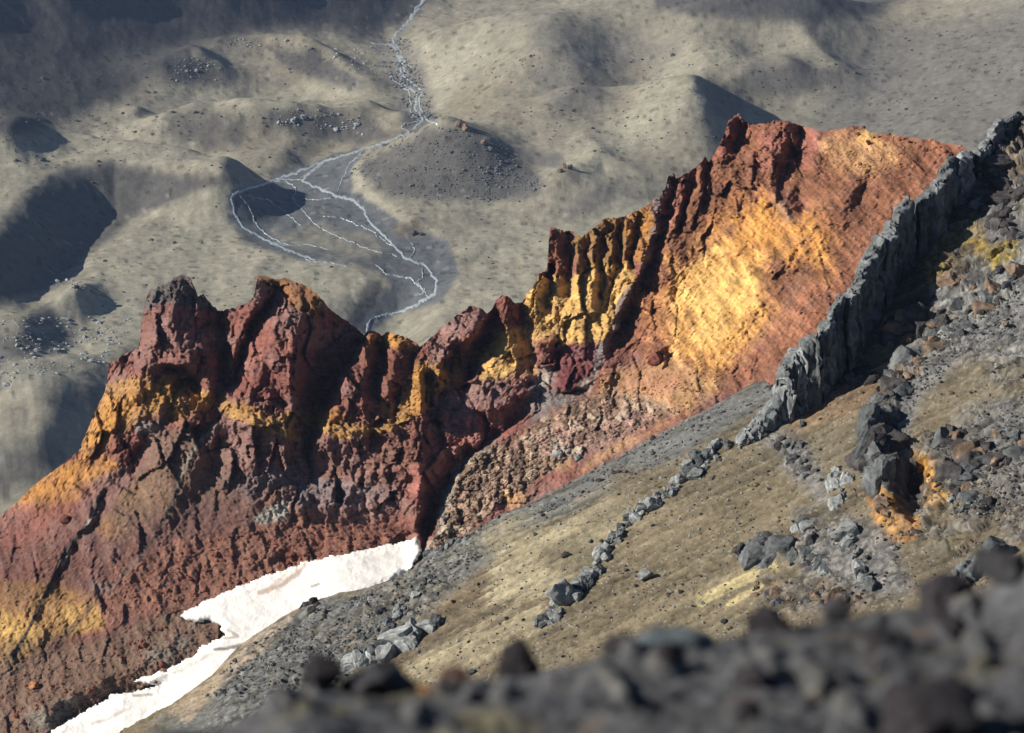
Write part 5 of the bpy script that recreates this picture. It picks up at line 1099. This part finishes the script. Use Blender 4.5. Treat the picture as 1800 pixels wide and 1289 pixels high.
# stones on the ridge's talus
def rmass(name, n, area, mat, sm, label):
    q = pick(n, area, RNG); p = np.array([ridge_pt(x, y) for x, y in q]); s = np.clip(RNG.lognormal(math.log(sm), .5, n), .06, .9)
    scatter_mesh(name, p, s, mat, label)
TALUS = [PX(180, 1080, 320, 960, 520, 920, 720, 945, 520, 990, 320, 1075), PX(0, 1200, 300, 1090, 390, 1110, 200, 1230, 0, 1289)]
rmass('talus_stones', 800, TALUS, M_RED, .2, 'maroon stones of the talus above the snow')
rmass('snow_stones', 60, [PX(430, 1090, 560, 1020, 690, 975, 700, 1000, 560, 1050), PX(200, 1260, 330, 1190, 420, 1130, 380, 1190, 250, 1270)], M_DARK, .22, 'dark stones fallen on the snow')
rmass('scree_stones', 700, [PX(1000, 720, 1110, 655, 1240, 650, 1320, 650, 1200, 735), PX(1380, 260, 1650, 260, 1560, 330, 1400, 300)], M_RUST, .16, 'rust coloured stones on the orange scree')
rmass('rubble_stones', 900, [RUBBLE], M_RUBBLE, .24, 'brown rubble on the buttress')
for x, y, s, mt, lb in ((62, 1206, 1.0, M_RUST, 'orange boulder on the brown slope at the lower left'), (1148, 630, 1.6, M_RED, 'dark red boulder at the foot of the orange face'),
                        (512, 978, 1.1, M_RED, 'dark boulder on the talus just above the snow'), (115, 915, 1.2, M_RED, 'dark maroon rock beside the left dike'), (1015, 806, 1.0, M_PALE, 'pale block at the foot of the orange scree'), (980, 798, 1.1, M_PALE, 'pale yellowish block on the rubble buttress')):
    tag(put('boulder', 'rock', mt, ridge_pt(x, y, s * .3), (s, s * .8, s * .85)), lb, 'boulder')
for x in list(range(1500, 1690, 9)):
    s = random.uniform(.25, .6)
    tag(put('rock', 'rock', random.choice([M_RED, M_RUST]), ridge_pt(x, float(np.interp(x, cx, cy)) + random.uniform(0, 22), .1), (s, s, s * .9)), 'small red rock on the orange face crest, ' + ('above its yellow patch' if x < 1560 else 'right of its yellow patch' if x < 1630 else 'nearest the great dike'), 'rock', 'red rocks along the crest')

# boulders in the valley
def vmass(name, n, area, mat, sm, label):
    q = np.array(pick(n, area, RNG)); p = drop(q[:, 0], q[:, 1]); s = np.clip(RNG.lognormal(math.log(sm), .5, n), .2, 3.2)
    scatter_mesh(name, p, s, mat, label)
vmass('hill_boulders', 1300, [A_MOUND, PX(860, 290, 950, 310, 940, 350, 850, 350)], M_GREY, .6, 'grey boulders scattered on the conical hill')
vmass('moraine_boulders', 700, [PX(390, 70, 530, 70, 520, 90, 400, 85), PX(480, 190, 690, 210, 640, 240, 480, 220), PX(560, 90, 660, 80, 720, 140, 640, 140), PX(0, 560, 240, 560, 200, 640, 0, 680), PX(80, 490, 150, 495, 150, 515, 80, 512), PX(300, 100, 390, 110, 380, 150, 300, 150)], M_PALE, .8, 'pale boulders strewn over the moraine hillocks')
vmass('river_boulders', 700, [PX(650, 70, 720, 70, 765, 215, 725, 215, 690, 150)], M_GREY, .9, 'grey boulders along the rapids')
vmass('valley_stones', 800, [PX(60, 300, 400, 250, 640, 240, 600, 270, 380, 330, 100, 480), PX(150, 440, 400, 350, 430, 430, 640, 470, 600, 560, 160, 560), PX(640, 340, 960, 350, 1140, 390, 960, 520, 800, 540, 790, 430), PX(740, 80, 1200, 130, 1000, 260, 780, 220)], M_BROWN, .45, 'small brown stones dotting the pale valley floor')
vmass('far_stones', 1300, [PX(800, 100, 1300, 60, 1800, 40, 1800, 180, 1500, 210, 1000, 280), PX(0, 300, 0, 150, 600, 60, 640, 250)], M_DARK, .6, 'stones dotting the far hillsides')
for x, y, s, lb in ((136, 510, 2.2, 'dark boulder on the pale flat left of the grey knobbed crag'), (728, 413, 2.4, 'larger dark boulder beside the right hand braid of the stream'), (740, 416, 1.8, 'smaller dark boulder beside the right hand braid of the stream'),
                    (812, 226, 5, 'brown rock tower on the top of the conical hill'), (820, 232, 4, 'lower brown rock just behind the rock tower of the conical hill'), (850, 255, 2.6, 'brown rock on the right shoulder of the conical hill'),
                    (992, 296, 3.4, 'biggest dark rock of the cluster right of the conical hill'), (1000, 300, 3, 'right hand dark rock of the cluster right of the conical hill'), (985, 305, 2.6, 'lowest dark rock of the cluster right of the conical hill')):
    p = drop(np.array([x]), np.array([y]))[0]
    tag(put('boulder', 'rock', M_BROWN if x > 800 else M_DARK, p + np.array([0, 0, s * .3]), (s, s * .8, s * .9)), lb, 'boulder', 'dark rocks on the valley floor')

# ================================================================== the stony ground at the photographer's feet
FGC = PX(-1800, 2150, -600, 1620, 150, 1330, 330, 1300, 420, 1276, 480, 1236, 520, 1212, 560, 1206, 600, 1212, 680, 1214, 740, 1206, 800, 1202, 870, 1196, 960, 1188, 1010, 1172, 1060, 1152, 1120, 1138, 1200, 1132, 1280, 1122, 1340, 1106, 1420, 1098, 1500, 1086, 1580, 1072, 1640, 1064, 1700, 1054, 1760, 1022, 1820, 990, 1950, 930, 2600, 720, 3800, 420)
NC, NR, NB = 1000, 200, 8
cx3 = np.linspace(-1800, 3800, NC); fp = np.array(FGC, float); cy3 = np.interp(cx3, fp[:, 0], fp[:, 1]) + 5 * fbm(np.stack([cx3 / 40, 0 * cx3, 0 * cx3], -1), 3, .6, 41)
by3 = np.maximum(1560, cy3 + 160); t = np.linspace(0, 1, NR)[:, None]
GY3 = cy3 + (by3 - cy3) * t; GX3 = np.broadcast_to(cx3, GY3.shape)
Y3 = 6.6 + (GX3 - 900) * .0004 - 3.0 * t ** .8
P3_ = at_depth(GX3, GY3, Y3)
f1 = fbm(P3_ / .55, 4, .55, 42); f2 = ridged(P3_ / .22, 3, .6, 43); f3 = fbm(P3_ / .06, 3, .6, 44)
d1, gap, val = cells(GX3 / 42 + f1, GY3 / 30 + f1, 13)
hgt = .10 * f1 + .035 * f2 + .014 * f3 + .04 * np.sqrt(np.clip(1 - d1 * d1 * 1.6, 0, 1)) * (val > .78)
FV = P3_ + np.array([-.3, -.2, .93]) * (hgt * np.clip(t * NR / 12, .1, 1))[..., None]
back = [FV[0] + np.array([-.2, .8, -.7]) * (k * .05 + .02 * k * k) for k in range(NB, 0, -1)]
FVa = np.concatenate([np.array(back), FV], 0)
def full3(a): return np.concatenate([np.repeat(a[:1], NB, 0), a])
f1g, f2g, f3g, valg, d1g = map(full3, (f1, f2, f3, val, d1))
fpx, fpy = project(FVa)
fc = np.array((.072, .074, .082)) * (1 + .6 * f1g + .4 * f3g + .35 * (valg - .5))[..., None]
fc += (np.array((.13, .115, .07)) - fc) * (sstep(.0, .5, fbm(FVa / .28, 3, .6, 45)) * .7)[..., None]
fc += (np.array((.12, .065, .04)) - fc) * (sstep(.28, .6, fbm(FVa / .16, 3, .6, 46)) * .7)[..., None]
fc += (np.array((.17, .165, .15)) - fc) * (((valg > .9) & (d1g < .4)) * .5)[..., None]
fc = np.clip(fc, .015, .6)
tag(link('foreground_ground', mesh_from('foreground_ground', FVa.reshape(-1, 3), grid_faces(NR + NB, NC), fc.reshape(-1, 3), M_FG)), kind='structure')
def fg_pt(px, py):
    ii = int(np.clip(round(float(np.interp(px, cx3, np.arange(NC)))), 0, NC - 1)); j = int(round(float(np.clip((py - cy3[ii]) / (by3[ii] - cy3[ii]), 0, 1) * (NR - 1))))
    return FV[j, ii]
fm = dict(scale=12, bump=.6, bdist=.02)
MF_DARK = rock_mats('dark_stone', (.034, .031, .036), **fm); MF_BLUE = rock_mats('blue_grey_stone', (.12, .145, .16), **fm); MF_GREY = rock_mats('grey_stone', (.062, .062, .070), **fm); MF_RED = rock_mats('reddish_stone', (.10, .058, .048), **fm); MF_RUST = rock_mats('rusty_stone', (.34, .16, .05), **fm)
FS = [  # px, py of foot, half width px, half height px, material, label
    (912, 1160, 44, 62, MF_DARK, 'blurred dark brown pointed stone standing on the foreground crest'),
    (1165, 1140, 84, 44, MF_BLUE, 'broad blurred stone with a pale blue grey lit top on the crest'),
    (1100, 1150, 40, 30, MF_DARK, 'dark blurred stone at the left end of the broad pale topped one'),
    (1352, 1092, 46, 30, MF_DARK, 'small reddish blurred stone on the foreground crest'),
    (1474, 1076, 34, 34, MF_GREY, 'round dark blurred stone on the crest below the pale fin'),
    (1664, 1062, 60, 44, MF_DARK, 'dark humped blurred stone near the right end of the crest'),
    (1776, 1030, 60, 44, MF_GREY, 'large blurred grey stone at the right edge of the crest'),
    (660, 1212, 70, 44, MF_GREY, 'dark mounded blurred stone at the left part of the crest'),
    (566, 1206, 44, 36, MF_DARK, 'small dark blurred stone at the left end of the crest'),
    (716, 1210, 36, 22, MF_RED, 'low reddish brown blurred stone beside the dark mounded one'),
    (800, 1196, 50, 10, MF_RED, 'flat reddish blurred stone left of the pointed stone'),
    (1560, 1140, 50, 26, MF_DARK, 'dark blurred stone with a tan corner on the right foreground'),
    (1185, 1190, 28, 18, MF_DARK, 'small black blurred stone below the pale topped one'),
    (1335, 1215, 42, 20, MF_DARK, 'dark slanting blurred stone in the middle foreground'),
    (1640, 1285, 110, 50, MF_DARK, 'big black blurred stone at the lower right corner'),
    (1320, 1285, 30, 28, MF_DARK, 'black blurred stone at the bottom edge'),
    (1575, 1150, 16, 8, MF_RUST, 'small tan blurred stone under the dark one'),
    (755, 1225, 16, 8, MF_RUST, 'small orange blurred pebble beside the reddish stone'),
    (1680, 1110, 34, 34, MF_DARK, 'black upright blurred stone under the right crest')]
for k, (x, y, hw, hh_, mt, lb) in enumerate(FS):
    p = fg_pt(x, min(y + hh_ * .4, 1400)); Yd = (p - CAM) @ np.array([0, CP, -SP]); s = Yd / F_
    sh = (hw * s * 1.15, hw * s * .9, hh_ * s * 1.2)
    tag(put('stone', 'rock', mt, p + np.array([0, 0, hh_ * s * .42]), sh, (random.uniform(-.12, .12), random.uniform(-.15, .15), random.uniform(0, 6)), k=k % 10), lb, 'stone', 'blurred stones in the foreground')
q = pick(110, [PX(430, 1289, 560, 1215, 900, 1205, 1300, 1130, 1800, 1010, 1800, 1400, 430, 1400)], RNG)
p = np.array([fg_pt(x, y) for x, y in q]); s = np.clip(RNG.lognormal(math.log(.012), .6, 110), .006, .035)
scatter_mesh('foreground_pebbles', p, s, MF_GREY, 'blurred pebbles on the foreground ground')

# ================================================================== the air between here and the valley
bpy.context.view_layer.update()
lo = np.full(3, 1e9); hi = -lo
for o in COL.objects:
    if o.type == 'MESH':
        for c in o.bound_box:
            q = np.array(o.matrix_world @ Vector(c)); lo = np.minimum(lo, q); hi = np.maximum(hi, q)
lo -= np.array([5, 30, 1]); hi += np.array([5, 5, 3]); hi[2] = max(hi[2], CAMZ + 3); lo[1] = min(lo[1], -30); lo[0] = min(lo[0], -30); hi[0] = max(hi[0], 30)
bx = np.array([[i, j, k] for i in (0, 1) for j in (0, 1) for k in (0, 1)]); bv = lo + (hi - lo) * bx
bf = np.array([[0, 1, 3, 2], [4, 6, 7, 5], [0, 4, 5, 1], [2, 3, 7, 6], [0, 2, 6, 4], [1, 5, 7, 3]])
mh = bpy.data.materials.new('haze_air'); mh.use_nodes = True; N = mh.node_tree.nodes; N.remove(N['Principled BSDF'])
pv = N.new('ShaderNodeVolumePrincipled'); pv.inputs['Color'].default_value = (.42, .60, 1.0, 1); pv.inputs['Density'].default_value = HAZE; pv.inputs['Anisotropy'].default_value = .1
mh.node_tree.links.new(pv.outputs[0], N['Material Output'].inputs['Volume'])
tag(link('haze', mesh_from('haze', bv, bf, None, mh, smooth=False)), kind='stuff', label='thin blue air over the valley')
print('box', lo, hi)
